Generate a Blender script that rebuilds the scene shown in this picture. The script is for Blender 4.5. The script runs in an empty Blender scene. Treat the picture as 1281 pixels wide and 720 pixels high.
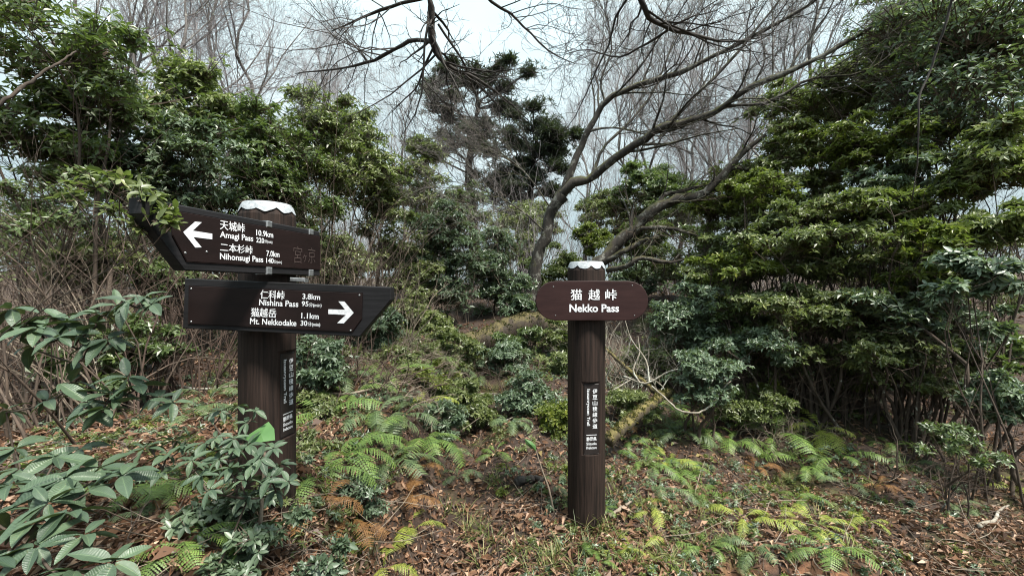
import bpy, math
import numpy as np
from mathutils import Vector, Matrix

PI = math.pi
SC = bpy.context.scene
COL = SC.collection

# ------------------------------------------------------------------ camera, sky, sun, exposure
F = 520.0                      # focal length in photo pixels (photo is 1281 x 720)
CZ = 1.5                       # eye height above the ground at the signposts
cd = bpy.data.cameras.new('camera')
cd.sensor_width = 36.0
cd.lens = 36.0 * F / 1281.0
cd.clip_start = 0.05
cd.clip_end = 1000.0
cam = bpy.data.objects.new('camera', cd)
cam.location = (0, 0, CZ)
cam.rotation_euler = (PI / 2, 0, 0)
COL.objects.link(cam)
SC.camera = cam

SUN_EL, SUN_AZ = math.radians(60), math.radians(134)     # azimuth from +Y towards +X
w = bpy.data.worlds.new('World')
SC.world = w
w.use_nodes = True
nt = w.node_tree
nt.nodes.clear()
wo = nt.nodes.new('ShaderNodeOutputWorld')
bg = nt.nodes.new('ShaderNodeBackground')
bg.inputs['Strength'].default_value = 0.10
sky = nt.nodes.new('ShaderNodeTexSky')
sky.sky_type = 'NISHITA'
sky.sun_disc = False
sky.sun_elevation = SUN_EL
sky.sun_rotation = SUN_AZ
tc = nt.nodes.new('ShaderNodeTexCoord')
mp = nt.nodes.new('ShaderNodeMapping')
mp.inputs['Scale'].default_value = (1.0, 1.0, 2.2)
nz = nt.nodes.new('ShaderNodeTexNoise')
nz.inputs['Scale'].default_value = 2.6
nz.inputs['Detail'].default_value = 5
cr = nt.nodes.new('ShaderNodeValToRGB')                    # cloud brightness
cr.color_ramp.elements[0].position = 0.32
cr.color_ramp.elements[0].color = (7.0, 9.0, 9.5, 1)
cr.color_ramp.elements[1].position = 0.68
cr.color_ramp.elements[1].color = (8.9, 10.5, 10.8, 1)
mx = nt.nodes.new('ShaderNodeMixRGB')
mx.inputs['Fac'].default_value = 0.9
lk = nt.links.new
lk(tc.outputs['Generated'], mp.inputs['Vector'])
lk(mp.outputs['Vector'], nz.inputs['Vector'])
lk(nz.outputs['Fac'], cr.inputs['Fac'])
lk(sky.outputs['Color'], mx.inputs['Color1'])
lk(cr.outputs['Color'], mx.inputs['Color2'])
sp = nt.nodes.new('ShaderNodeSeparateXYZ')                # overcast sky: brighter towards the zenith, (1 + 2 sin h) / 3
g1 = nt.nodes.new('ShaderNodeMath'); g1.operation = 'MAXIMUM'; g1.inputs[1].default_value = 0.0
g2 = nt.nodes.new('ShaderNodeMath'); g2.operation = 'MULTIPLY_ADD'; g2.inputs[1].default_value = 0.667; g2.inputs[2].default_value = 0.333
gm = nt.nodes.new('ShaderNodeVectorMath'); gm.operation = 'SCALE'
lk(tc.outputs['Generated'], sp.inputs['Vector'])
lk(sp.outputs['Z'], g1.inputs[0])
lk(g1.outputs[0], g2.inputs[0])
lk(mx.outputs['Color'], gm.inputs[0])
lk(g2.outputs[0], gm.inputs['Scale'])
lk(gm.outputs['Vector'], bg.inputs['Color'])
lk(bg.outputs['Background'], wo.inputs['Surface'])

sd = bpy.data.lights.new('sun', 'SUN')
sd.energy = 5.0
sd.angle = math.radians(10)
sd.color = (1.0, 0.95, 0.86)
sun = bpy.data.objects.new('sun', sd)
sdir = Vector((math.sin(SUN_AZ) * math.cos(SUN_EL), math.cos(SUN_AZ) * math.cos(SUN_EL), math.sin(SUN_EL)))
sun.rotation_euler = sdir.to_track_quat('Z', 'Y').to_euler()
sun.location = (3, -4, 9)
COL.objects.link(sun)

SC.view_settings.view_transform = 'Standard'
SC.view_settings.look = 'None'
SC.view_settings.gamma = 1.0
SC.view_settings.exposure = 1.0
SC.cycles.filter_width = 1.1
try:
    SC.cycles.max_bounces = 6
    SC.cycles.diffuse_bounces = 3
    SC.cycles.glossy_bounces = 2
    SC.cycles.transmission_bounces = 3
    SC.cycles.caustics_reflective = False
    SC.cycles.caustics_refractive = False
except Exception:
    pass

# ------------------------------------------------------------------ materials
def new_mat(name):
    m = bpy.data.materials.new(name)
    m.use_nodes = True
    t = m.node_tree
    t.nodes.clear()
    out = t.nodes.new('ShaderNodeOutputMaterial')
    return m, t, out

def node(t, kind, **kw):
    n = t.nodes.new(kind)
    for k, v in kw.items():
        if k in n.inputs:
            n.inputs[k].default_value = v
        else:
            setattr(n, k, v)
    return n

def ramp(t, stops):
    n = t.nodes.new('ShaderNodeValToRGB')
    e = n.color_ramp.elements
    while len(e) < len(stops):
        e.new(0.5)
    for i, (p, c) in enumerate(stops):
        e[i].position = p
        e[i].color = (*c, 1)
    return n

def leaf_mat(name, stops, rough=0.42, trans=0.22, spec=0.5, tcol=(0.25, 0.38, 0.05), mid=False):
    m, t, out = new_mat(name)
    at = node(t, 'ShaderNodeAttribute', attribute_name='tint')
    cr = ramp(t, stops)
    t.links.new(at.outputs['Fac'], cr.inputs['Fac'])
    col = cr.outputs['Color']
    if mid:                                    # pale midrib of a large leaf
        am = node(t, 'ShaderNodeAttribute', attribute_name='mid')
        r2 = ramp(t, [(0.0, (1, 1, 1)), (0.10, (0, 0, 0))])
        t.links.new(am.outputs['Fac'], r2.inputs['Fac'])
        mm = node(t, 'ShaderNodeMixRGB')
        t.links.new(r2.outputs['Color'], mm.inputs['Fac'])
        t.links.new(col, mm.inputs['Color1'])
        mm.inputs['Color2'].default_value = (0.20, 0.28, 0.14, 1)
        tcn = node(t, 'ShaderNodeTexCoord')
        ns = node(t, 'ShaderNodeTexNoise', Scale=9.0, Detail=4.0)
        t.links.new(tcn.outputs['Object'], ns.inputs['Vector'])
        oi = node(t, 'ShaderNodeObjectInfo')
        ad = node(t, 'ShaderNodeMath', operation='ADD')
        t.links.new(ns.outputs['Fac'], ad.inputs[0])
        t.links.new(oi.outputs['Random'], ad.inputs[1])
        r3 = ramp(t, [(0.0, (0.55, 0.6, 0.6)), (1.0, (1.35, 1.3, 1.2))])
        hf = node(t, 'ShaderNodeMath', operation='MULTIPLY')
        hf.inputs[1].default_value = 0.6
        t.links.new(ad.outputs[0], hf.inputs[0])
        t.links.new(hf.outputs[0], r3.inputs['Fac'])
        ml = node(t, 'ShaderNodeMixRGB', blend_type='MULTIPLY', Fac=1.0)
        t.links.new(mm.outputs['Color'], ml.inputs['Color1'])
        t.links.new(r3.outputs['Color'], ml.inputs['Color2'])
        n6 = node(t, 'ShaderNodeTexNoise', Scale=14.0, Detail=5.0, Roughness=0.7)
        t.links.new(tcn.outputs['Object'], n6.inputs['Vector'])
        ad6 = node(t, 'ShaderNodeMath', operation='MULTIPLY_ADD')
        ad6.inputs[1].default_value = 0.14
        t.links.new(oi.outputs['Random'], ad6.inputs[0]); t.links.new(n6.outputs['Fac'], ad6.inputs[2])
        r6 = ramp(t, [(0.73, (0, 0, 0)), (0.78, (1, 1, 1))])
        t.links.new(ad6.outputs[0], r6.inputs['Fac'])
        m6 = node(t, 'ShaderNodeMixRGB')
        t.links.new(r6.outputs['Color'], m6.inputs['Fac'])
        t.links.new(ml.outputs['Color'], m6.inputs['Color1'])
        m6.inputs['Color2'].default_value = (0.10, 0.085, 0.03, 1)
        col = m6.outputs['Color']
    p = node(t, 'ShaderNodeBsdfPrincipled', Roughness=rough)
    p.inputs['Specular IOR Level'].default_value = spec
    t.links.new(col, p.inputs['Base Color'])
    if mid:
        wv = node(t, 'ShaderNodeTexWave', Scale=5.0, Distortion=5.0, Detail=3.0)
        t.links.new(tcn.outputs['Object'], wv.inputs['Vector'])
        sm = node(t, 'ShaderNodeMath', operation='ADD')
        t.links.new(wv.outputs['Fac'], sm.inputs[0]); t.links.new(n6.outputs['Fac'], sm.inputs[1])
        bm = node(t, 'ShaderNodeBump', Strength=0.22, Distance=0.004)
        t.links.new(sm.outputs[0], bm.inputs['Height'])
        t.links.new(bm.outputs['Normal'], p.inputs['Normal'])
        rr_ = ramp(t, [(0.3, (rough - .1,) * 3), (0.7, (rough + .2,) * 3)])
        t.links.new(n6.outputs['Fac'], rr_.inputs['Fac'])
        t.links.new(rr_.outputs['Color'], p.inputs['Roughness'])
    tr = node(t, 'ShaderNodeBsdfTranslucent')
    tm = node(t, 'ShaderNodeMixRGB', Fac=0.5)
    t.links.new(col, tm.inputs['Color1'])
    tm.inputs['Color2'].default_value = (*tcol, 1)
    t.links.new(tm.outputs['Color'], tr.inputs['Color'])
    ms = node(t, 'ShaderNodeMixShader', Fac=trans)
    t.links.new(p.outputs['BSDF'], ms.inputs[1])
    t.links.new(tr.outputs['BSDF'], ms.inputs[2])
    t.links.new(ms.outputs['Shader'], out.inputs['Surface'])
    return m

def bark_mat(name, a, b, lichen=(0.42, 0.43, 0.38), lich=0.0, moss=0.0, mosscol=(0.07, 0.075, 0.015), scale=14.0, stretch=0.25, bump=0.6):
    m, t, out = new_mat(name)
    tcn = node(t, 'ShaderNodeTexCoord')
    mpn = node(t, 'ShaderNodeMapping')
    mpn.inputs['Scale'].default_value = (1, 1, stretch)
    t.links.new(tcn.outputs['Object'], mpn.inputs['Vector'])
    n1 = node(t, 'ShaderNodeTexNoise', Scale=scale, Detail=6.0, Roughness=0.7)
    t.links.new(mpn.outputs['Vector'], n1.inputs['Vector'])
    cr = ramp(t, [(0.3, a), (0.72, b)])
    t.links.new(n1.outputs['Fac'], cr.inputs['Fac'])
    col = cr.outputs['Color']
    if lich:
        n2 = node(t, 'ShaderNodeTexNoise', Scale=6.0, Detail=7.0, Roughness=0.75)
        t.links.new(tcn.outputs['Object'], n2.inputs['Vector'])
        r2 = ramp(t, [(0.62 - 0.2 * lich, (0, 0, 0)), (0.68 - 0.2 * lich, (1, 1, 1))])
        t.links.new(n2.outputs['Fac'], r2.inputs['Fac'])
        mm = node(t, 'ShaderNodeMixRGB')
        t.links.new(r2.outputs['Color'], mm.inputs['Fac'])
        t.links.new(col, mm.inputs['Color1'])
        mm.inputs['Color2'].default_value = (*lichen, 1)
        col = mm.outputs['Color']
    if moss:
        n3 = node(t, 'ShaderNodeTexNoise', Scale=4.5, Detail=6.0, Roughness=0.7)
        t.links.new(tcn.outputs['Object'], n3.inputs['Vector'])
        ge = node(t, 'ShaderNodeNewGeometry')
        sx = node(t, 'ShaderNodeSeparateXYZ')
        t.links.new(ge.outputs['Normal'], sx.inputs['Vector'])
        m1 = node(t, 'ShaderNodeMath', operation='MULTIPLY_ADD')
        m1.inputs[1].default_value = 0.28
        t.links.new(sx.outputs['Z'], m1.inputs[0])
        t.links.new(n3.outputs['Fac'], m1.inputs[2])
        r3 = ramp(t, [(0.72 - 0.42 * moss, (0, 0, 0)), (0.86 - 0.42 * moss, (1, 1, 1))])
        t.links.new(m1.outputs[0], r3.inputs['Fac'])
        n4 = node(t, 'ShaderNodeTexNoise', Scale=30.0, Detail=4.0)
        t.links.new(tcn.outputs['Object'], n4.inputs['Vector'])
        r4 = ramp(t, [(0.3, tuple(c * 0.45 for c in mosscol)), (0.7, tuple(c * 1.7 for c in mosscol))])
        t.links.new(n4.outputs['Fac'], r4.inputs['Fac'])
        mm = node(t, 'ShaderNodeMixRGB')
        t.links.new(r3.outputs['Color'], mm.inputs['Fac'])
        t.links.new(col, mm.inputs['Color1'])
        t.links.new(r4.outputs['Color'], mm.inputs['Color2'])
        col = mm.outputs['Color']
    p = node(t, 'ShaderNodeBsdfPrincipled', Roughness=0.85)
    t.links.new(col, p.inputs['Base Color'])
    bp = node(t, 'ShaderNodeBump', Strength=bump, Distance=0.01)
    t.links.new(n1.outputs['Fac'], bp.inputs['Height'])
    t.links.new(bp.outputs['Normal'], p.inputs['Normal'])
    t.links.new(p.outputs['BSDF'], out.inputs['Surface'])
    return m

def wood_mat(name, a, b, rough=0.6, scale=(60, 60, 3), bump=0.35, wear=None, spec=0.4):
    m, t, out = new_mat(name)
    tcn = node(t, 'ShaderNodeTexCoord')
    mpn = node(t, 'ShaderNodeMapping')
    mpn.inputs['Scale'].default_value = scale
    t.links.new(tcn.outputs['Object'], mpn.inputs['Vector'])
    n1 = node(t, 'ShaderNodeTexNoise', Scale=1.0, Detail=6.0, Roughness=0.65)
    t.links.new(mpn.outputs['Vector'], n1.inputs['Vector'])
    cr = ramp(t, [(0.3, a), (0.7, b)])
    t.links.new(n1.outputs['Fac'], cr.inputs['Fac'])
    col = cr.outputs['Color']
    if wear:
        n2 = node(t, 'ShaderNodeTexNoise', Scale=wear[1], Detail=8.0, Roughness=0.8)
        t.links.new(tcn.outputs['Object'], n2.inputs['Vector'])
        r2 = ramp(t, [(wear[2], (0, 0, 0)), (wear[2] + 0.05, (1, 1, 1))])
        t.links.new(n2.outputs['Fac'], r2.inputs['Fac'])
        mm = node(t, 'ShaderNodeMixRGB')
        t.links.new(r2.outputs['Color'], mm.inputs['Fac'])
        t.links.new(col, mm.inputs['Color1'])
        mm.inputs['Color2'].default_value = (*wear[0], 1)
        col = mm.outputs['Color']
    p = node(t, 'ShaderNodeBsdfPrincipled', Roughness=rough)
    p.inputs['Specular IOR Level'].default_value = spec
    t.links.new(col, p.inputs['Base Color'])
    bp = node(t, 'ShaderNodeBump', Strength=bump, Distance=0.004)
    t.links.new(n1.outputs['Fac'], bp.inputs['Height'])
    t.links.new(bp.outputs['Normal'], p.inputs['Normal'])
    t.links.new(p.outputs['BSDF'], out.inputs['Surface'])
    return m

def plain_mat(name, col, rough=0.6, metal=0.0, speck=None):
    m, t, out = new_mat(name)
    p = node(t, 'ShaderNodeBsdfPrincipled', Roughness=rough, Metallic=metal)
    tcn = node(t, 'ShaderNodeTexCoord')
    n1 = node(t, 'ShaderNodeTexNoise', Scale=90.0, Detail=5.0)
    t.links.new(tcn.outputs['Object'], n1.inputs['Vector'])
    k = speck or tuple(c * 0.72 for c in col)
    cr = ramp(t, [(0.36, k), (0.52, col)])
    t.links.new(n1.outputs['Fac'], cr.inputs['Fac'])
    t.links.new(cr.outputs['Color'], p.inputs['Base Color'])
    t.links.new(p.outputs['BSDF'], out.inputs['Surface'])
    return m

M = {}
M['rhodo'] = leaf_mat('rhododendron_leaf', [(0, (0.022, 0.042, 0.026)), (1, (0.070, 0.108, 0.066))], rough=0.43, trans=0.08, mid=True, spec=0.5)
M['teal'] = leaf_mat('blue_green_leaf', [(0, (0.040, 0.068, 0.036)), (0.8, (0.125, 0.175, 0.105)), (1, (0.22, 0.28, 0.17))], rough=0.44, trans=0.22, spec=.8)
M['dark'] = leaf_mat('dark_glossy_leaf', [(0, (0.032, 0.055, 0.016)), (0.8, (0.10, 0.145, 0.046)), (1, (0.18, 0.23, 0.07))], rough=0.44, trans=0.28, spec=.8)
M['mid'] = leaf_mat('mid_green_leaf', [(0, (0.055, 0.075, 0.020)), (0.8, (0.16, 0.19, 0.065)), (1, (0.28, 0.29, 0.10))], rough=0.45, trans=0.30, spec=.8)
M['lime'] = leaf_mat('yellow_green_leaf', [(0, (0.06, 0.085, 0.014)), (0.8, (0.14, 0.17, 0.03)), (1, (0.24, 0.24, 0.03))], rough=0.42, trans=0.3)
M['moss'] = leaf_mat('moss_sprig', [(0, (0.014, 0.013, 0.006)), (0.7, (0.042, 0.036, 0.012)), (1, (0.075, 0.05, 0.016))], rough=0.7, trans=0.2)
M['ymoss'] = leaf_mat('yellow_moss_sprig', [(0, (0.03, 0.026, 0.010)), (0.7, (0.09, 0.075, 0.018)), (1, (0.16, 0.125, 0.025))], rough=0.7, trans=0.2)
M['needle'] = leaf_mat('pine_needle', [(0, (0.014, 0.022, 0.013)), (1, (0.042, 0.058, 0.035))], rough=0.6, trans=0.1)
M['fern'] = leaf_mat('green_fern', [(0, (0.06, 0.11, 0.025)), (1, (0.18, 0.27, 0.06))], rough=0.5, trans=0.3)
M['fern_lime'] = leaf_mat('yellow_green_fern', [(0, (0.15, 0.19, 0.03)), (1, (0.38, 0.42, 0.08))], rough=0.5, trans=0.35)
M['fern_dull'] = leaf_mat('dull_green_fern', [(0, (0.05, 0.085, 0.035)), (1, (0.15, 0.20, 0.085))], rough=0.5, trans=0.25)
M['fern_brown'] = leaf_mat('rust_brown_fern', [(0, (0.10, 0.045, 0.015)), (1, (0.26, 0.13, 0.04))], rough=0.7, trans=0.2, tcol=(0.3, 0.14, 0.04))
M['litter'] = leaf_mat('fallen_leaf', [(0, (0.035, 0.02, 0.014)), (0.35, (0.12, 0.062, 0.036)), (0.7, (0.24, 0.135, 0.08)), (0.92, (0.42, 0.29, 0.20)), (1, (0.24, 0.20, 0.06))],
                       rough=0.55, trans=0.08, tcol=(0.3, 0.18, 0.08))
M['grass'] = leaf_mat('grass_blade', [(0, (0.045, 0.065, 0.015)), (0.6, (0.12, 0.15, 0.04)), (1, (0.30, 0.26, 0.12))], rough=0.5, trans=0.3)
M['greenleaf'] = leaf_mat('fresh_green_leaf', [(0, (0.075, 0.17, 0.055)), (1, (0.13, 0.26, 0.09))], rough=0.4, trans=0.25)
M['twig'] = bark_mat('brown_twig', (0.032, 0.022, 0.016), (0.115, 0.08, 0.058), scale=30)
M['paletwig'] = bark_mat('pale_dry_twig', (0.11, 0.085, 0.064), (0.31, 0.25, 0.19), scale=30)
M['redtwig'] = bark_mat('reddish_twig', (0.034, 0.021, 0.016), (0.105, 0.066, 0.049), scale=30)
M['greytwig'] = bark_mat('grey_twig', (0.15, 0.135, 0.14), (0.36, 0.33, 0.335), scale=20)
M['herotwig'] = bark_mat('dark_grey_twig', (0.05, 0.043, 0.04), (0.15, 0.13, 0.12), scale=20)
M['greybark'] = bark_mat('grey_bark', (0.07, 0.06, 0.055), (0.22, 0.20, 0.185), lich=0.3, scale=16)
M['cherry'] = bark_mat('lichened_bark', (0.012, 0.010, 0.008), (0.060, 0.050, 0.042), lich=0.42, lichen=(0.17, 0.165, 0.145), moss=0.36, mosscol=(0.05, 0.05, 0.014), scale=18, bump=0.9)
M['fallenbark'] = bark_mat('pale_lichened_bark', (0.014, 0.011, 0.009), (0.07, 0.056, 0.045), lich=0.42, lichen=(0.20, 0.19, 0.165), moss=0.30, mosscol=(0.05, 0.045, 0.014), scale=16, bump=0.9)
M['darkbark'] = bark_mat('dark_bark', (0.010, 0.008, 0.007), (0.045, 0.036, 0.03), scale=24, bump=0.8)
M['stem'] = bark_mat('shrub_stem', (0.022, 0.015, 0.011), (0.085, 0.06, 0.043), lich=0.12, scale=22)
M['mossbark'] = bark_mat('mossy_bark', (0.012, 0.009, 0.006), (0.05, 0.034, 0.021), moss=0.34, mosscol=(0.06, 0.048, 0.016), scale=12, bump=1.0)
M['yellowmoss'] = bark_mat('yellow_mossy_bark', (0.022, 0.017, 0.010), (0.075, 0.056, 0.028), moss=0.42, mosscol=(0.09, 0.072, 0.02), scale=18, bump=1.0)
M['deadwood'] = bark_mat('bleached_dead_wood', (0.10, 0.085, 0.065), (0.34, 0.30, 0.245), lich=.4, scale=26)
M['post'] = wood_mat('stained_post_wood', (0.004, 0.003, 0.0026), (0.040, 0.025, 0.020), spec=0.2, rough=0.72, scale=(70, 70, 2.6), bump=0.9, wear=((0.085, 0.066, 0.054), 38.0, 0.66))
M['slot'] = wood_mat('dark_name_strip', (0.011, 0.008, 0.008), (0.020, 0.015, 0.014), rough=0.5, scale=(20, 20, 4), bump=0.1)
M['board'] = wood_mat('black_stained_board', (0.006, 0.006, 0.0065), (0.018, 0.017, 0.019), spec=0.2, rough=0.6, scale=(5, 5, 70), bump=0.3, wear=((0.06, 0.055, 0.05), 40.0, 0.72))
M['plate'] = wood_mat('brown_sign_plate', (0.009, 0.0056, 0.0054), (0.0165, 0.0097, 0.0092), spec=0.15, rough=0.5, scale=(5, 5, 18), bump=0.12, wear=((0.07, 0.05, 0.043), 70.0, 0.70))
M['rplate'] = wood_mat('maroon_name_board', (0.020, 0.009, 0.009), (0.036, 0.017, 0.016), spec=0.2, rough=0.5, scale=(5, 5, 30), bump=0.15, wear=((0.13, 0.10, 0.09), 60.0, 0.70))
M['edge'] = plain_mat('worn_board_edge', (0.11, 0.085, 0.075), 0.6)
M['white'] = plain_mat('white_lettering', (0.74, 0.75, 0.78), 0.55, speck=(0.58, 0.59, 0.62))
M['cap'] = wood_mat('white_cap_paint', (0.22, 0.24, 0.26), (0.42, 0.45, 0.48), rough=0.7, scale=(60, 60, 60), bump=0.6, wear=((0.10, 0.09, 0.08), 34.0, 0.62))
M['scratch'] = plain_mat('scratched_line', (0.075, 0.052, 0.046), 0.8)
M['metal'] = plain_mat('dull_metal', (0.32, 0.33, 0.34), 0.45, 0.8)
M['stone'] = bark_mat('mossy_stone', (0.03, 0.028, 0.024), (0.10, 0.09, 0.075), moss=0.75, mosscol=(0.06, 0.07, 0.015), scale=8, stretch=1.0, bump=0.9)

def ground_mat():
    m, t, out = new_mat('leaf_covered_soil')
    tcn = node(t, 'ShaderNodeTexCoord')
    n1 = node(t, 'ShaderNodeTexNoise', Scale=26.0, Detail=8.0, Roughness=0.75)
    n2 = node(t, 'ShaderNodeTexNoise', Scale=1.3, Detail=6.0, Roughness=0.65)
    n3 = node(t, 'ShaderNodeTexVoronoi', Scale=24.0)
    for n in (n1, n2, n3):
        t.links.new(tcn.outputs['Object'], n.inputs['Vector'])
    c1 = ramp(t, [(0.3, (0.022, 0.014, 0.010)), (0.55, (0.075, 0.045, 0.031)), (0.8, (0.17, 0.115, 0.08))])
    t.links.new(n1.outputs['Fac'], c1.inputs['Fac'])
    v = node(t, 'ShaderNodeMixRGB', blend_type='MULTIPLY', Fac=0.7)
    vr = ramp(t, [(0.0, (1.3, 1.25, 1.2)), (0.6, (0.35, 0.33, 0.32))])
    t.links.new(n3.outputs['Distance'], vr.inputs['Fac'])
    t.links.new(c1.outputs['Color'], v.inputs['Color1'])
    t.links.new(vr.outputs['Color'], v.inputs['Color2'])
    r2 = ramp(t, [(0.55, (0, 0, 0)), (0.66, (1, 1, 1))])
    t.links.new(n2.outputs['Fac'], r2.inputs['Fac'])
    c2 = ramp(t, [(0.3, (0.03, 0.033, 0.01)), (0.7, (0.11, 0.105, 0.025))])
    t.links.new(n1.outputs['Fac'], c2.inputs['Fac'])
    mm = node(t, 'ShaderNodeMixRGB')
    t.links.new(r2.outputs['Color'], mm.inputs['Fac'])
    t.links.new(v.outputs['Color'], mm.inputs['Color1'])
    t.links.new(c2.outputs['Color'], mm.inputs['Color2'])
    at = node(t, 'ShaderNodeAttribute', attribute_name='tint')        # bare reddish soil on the eroded bank
    mk = node(t, 'ShaderNodeMath', operation='MULTIPLY')
    rk = ramp(t, [(0.38, (0, 0, 0)), (0.5, (1, 1, 1))])
    n5 = node(t, 'ShaderNodeTexNoise', Scale=3.0, Detail=3.0)
    t.links.new(tcn.outputs['Object'], n5.inputs['Vector'])
    t.links.new(n5.outputs['Fac'], rk.inputs['Fac'])
    t.links.new(at.outputs['Fac'], mk.inputs[0]); t.links.new(rk.outputs['Color'], mk.inputs[1])
    c5 = ramp(t, [(0.3, (0.13, 0.055, 0.028)), (0.7, (0.36, 0.17, 0.085))])
    t.links.new(n1.outputs['Fac'], c5.inputs['Fac'])
    m5 = node(t, 'ShaderNodeMixRGB')
    t.links.new(mk.outputs[0], m5.inputs['Fac'])
    t.links.new(mm.outputs['Color'], m5.inputs['Color1'])
    t.links.new(c5.outputs['Color'], m5.inputs['Color2'])
    mm = m5
    p = node(t, 'ShaderNodeBsdfPrincipled', Roughness=0.9)
    t.links.new(mm.outputs['Color'], p.inputs['Base Color'])
    bp = node(t, 'ShaderNodeBump', Strength=0.9, Distance=0.03)
    t.links.new(n1.outputs['Fac'], bp.inputs['Height'])
    t.links.new(bp.outputs['Normal'], p.inputs['Normal'])
    t.links.new(p.outputs['BSDF'], out.inputs['Surface'])
    return m
M['ground'] = ground_mat()
M['soil'] = bark_mat('reddish_bare_soil', (0.14, 0.062, 0.030), (0.36, 0.18, 0.09), scale=18, stretch=1, bump=1.0)

# ------------------------------------------------------------------ numpy mesh helpers
def unit(a):
    return a / np.maximum(np.linalg.norm(a, axis=-1, keepdims=True), 1e-9)

def build_mesh(name, V, quads=None, tris=None, mat=None, smooth=True, tint=None, mid=None):
    me = bpy.data.meshes.new(name)
    V = np.asarray(V, dtype=np.float32).reshape(-1, 3)
    parts = []
    if quads is not None and len(quads):
        parts.append(np.asarray(quads, dtype=np.int32).reshape(-1, 4))
    if tris is not None and len(tris):
        parts.append(np.asarray(tris, dtype=np.int32).reshape(-1, 3))
    idx = np.concatenate([p.ravel() for p in parts])
    tot = np.concatenate([np.full(len(p), p.shape[1], dtype=np.int32) for p in parts])
    start = np.concatenate([[0], np.cumsum(tot)[:-1]]).astype(np.int32)
    me.vertices.add(len(V))
    me.vertices.foreach_set('co', V.ravel())
    me.loops.add(len(idx))
    me.loops.foreach_set('vertex_index', idx)
    me.polygons.add(len(tot))
    me.polygons.foreach_set('loop_start', start)
    me.polygons.foreach_set('loop_total', tot)
    me.polygons.foreach_set('use_smooth', np.full(len(tot), smooth))
    me.update(calc_edges=True)
    for nm, arr in (('tint', tint), ('mid', mid)):
        if arr is not None:
            a = me.attributes.new(nm, 'FLOAT', 'POINT')
            a.data.foreach_set('value', np.asarray(arr, dtype=np.float32).ravel())
    if mat is not None:
        me.materials.append(mat)
    me.validate()
    return me

def link(name, me, parent=None, loc=None):
    o = bpy.data.objects.new(name, me)
    COL.objects.link(o)
    if parent is not None:
        o.parent = parent
    if loc is not None:
        o.location = loc
    return o

def tag(o, label=None, cat=None, group=None, kind=None):
    if label: o['label'] = label
    if cat: o['category'] = cat
    if group: o['group'] = group
    if kind: o['kind'] = kind
    return o

def empty(name, loc, label, cat, group=None):
    o = bpy.data.objects.new(name, None)
    o.empty_display_size = 0.2
    o.location = loc
    COL.objects.link(o)
    return tag(o, label, cat, group)

def copy_thing(root, loc, rz, s, label, group=None):
    r = root.copy()
    COL.objects.link(r)
    r.location, r.rotation_euler, r.scale = loc, (0, 0, rz), (s, s, s)
    r['label'] = label
    if group: r['group'] = group
    for ch in root.children:
        c = ch.copy()
        COL.objects.link(c)
        c.parent = r
        for g in ch.children:
            d = g.copy()
            COL.objects.link(d)
            d.parent = c
    return r

def tube_arrays(P, R, sides):
    """P (n,k,3) chains, R (n,k) radii -> verts, quads"""
    P = np.asarray(P, dtype=float); R = np.asarray(R, dtype=float)
    n, k, _ = P.shape
    T = np.empty_like(P)
    T[:, 1:-1] = P[:, 2:] - P[:, :-2]
    T[:, 0] = P[:, 1] - P[:, 0]
    T[:, -1] = P[:, -1] - P[:, -2]
    T = unit(T)
    mean = unit(P[:, -1] - P[:, 0])
    ref = np.where(np.abs(mean[:, 2:3]) < 0.8, np.array([[0, 0, 1.0]]), np.array([[1.0, 0, 0]]))
    U = unit(np.cross(T, ref[:, None, :]))
    W = np.cross(T, U)
    a = np.arange(sides) * 2 * PI / sides
    V = P[:, :, None, :] + R[:, :, None, None] * (np.cos(a)[None, None, :, None] * U[:, :, None, :] + np.sin(a)[None, None, :, None] * W[:, :, None, :])
    base = (np.arange(n) * k * sides)[:, None, None]
    ring = (np.arange(k - 1) * sides)[None, :, None]
    j = np.arange(sides)[None, None, :]
    j2 = (np.arange(sides) + 1) % sides
    q = np.stack([base + ring + j, base + ring + j2, base + ring + sides + j2, base + ring + sides + j], axis=-1)
    return V.reshape(-1, 3), q.reshape(-1, 4)

def ribbons(P, R):
    """two-point twigs too thin to show roundness: one narrow quad each"""
    n = len(P)
    t = unit(P[:, 1] - P[:, 0])
    u = unit(np.cross(t, np.array([0.37, 0.81, 0.45]) + 0 * t)) * 1.3
    V = np.stack([P[:, 0] - u * R[:, :1], P[:, 0] + u * R[:, :1], P[:, 1] + u * R[:, 1:], P[:, 1] - u * R[:, 1:]], 1)
    return V.reshape(-1, 3), np.arange(4 * n).reshape(n, 4)

def tubes(sets):
    """sets: list of (P,R,sides) -> one V, Q"""
    Vs, Qs, off = [], [], 0
    for P, R, s in sets:
        if len(P) == 0: continue
        V, Q = tube_arrays(P, R, s) if s > 2 else ribbons(P, R)
        Vs.append(V); Qs.append(Q + off); off += len(V)
    return np.concatenate(Vs), np.concatenate(Qs)

def resample(pts, rad, k):
    """smooth (Catmull-Rom) a polyline to k points"""
    pts = np.asarray(pts, float); rad = np.asarray(rad, float)
    n = len(pts)
    ext = np.concatenate([[2 * pts[0] - pts[1]], pts, [2 * pts[-1] - pts[-2]]])
    t = np.linspace(0, n - 1 - 1e-6, k)
    i = t.astype(int); f = (t - i)[:, None]
    p0, p1, p2, p3 = ext[i], ext[i + 1], ext[i + 2], ext[i + 3]
    out = 0.5 * ((2 * p1) + (-p0 + p2) * f + (2 * p0 - 5 * p1 + 4 * p2 - p3) * f ** 2 + (-p0 + 3 * p1 - 3 * p2 + p3) * f ** 3)
    return out, np.interp(t, np.arange(n), rad)

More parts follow.
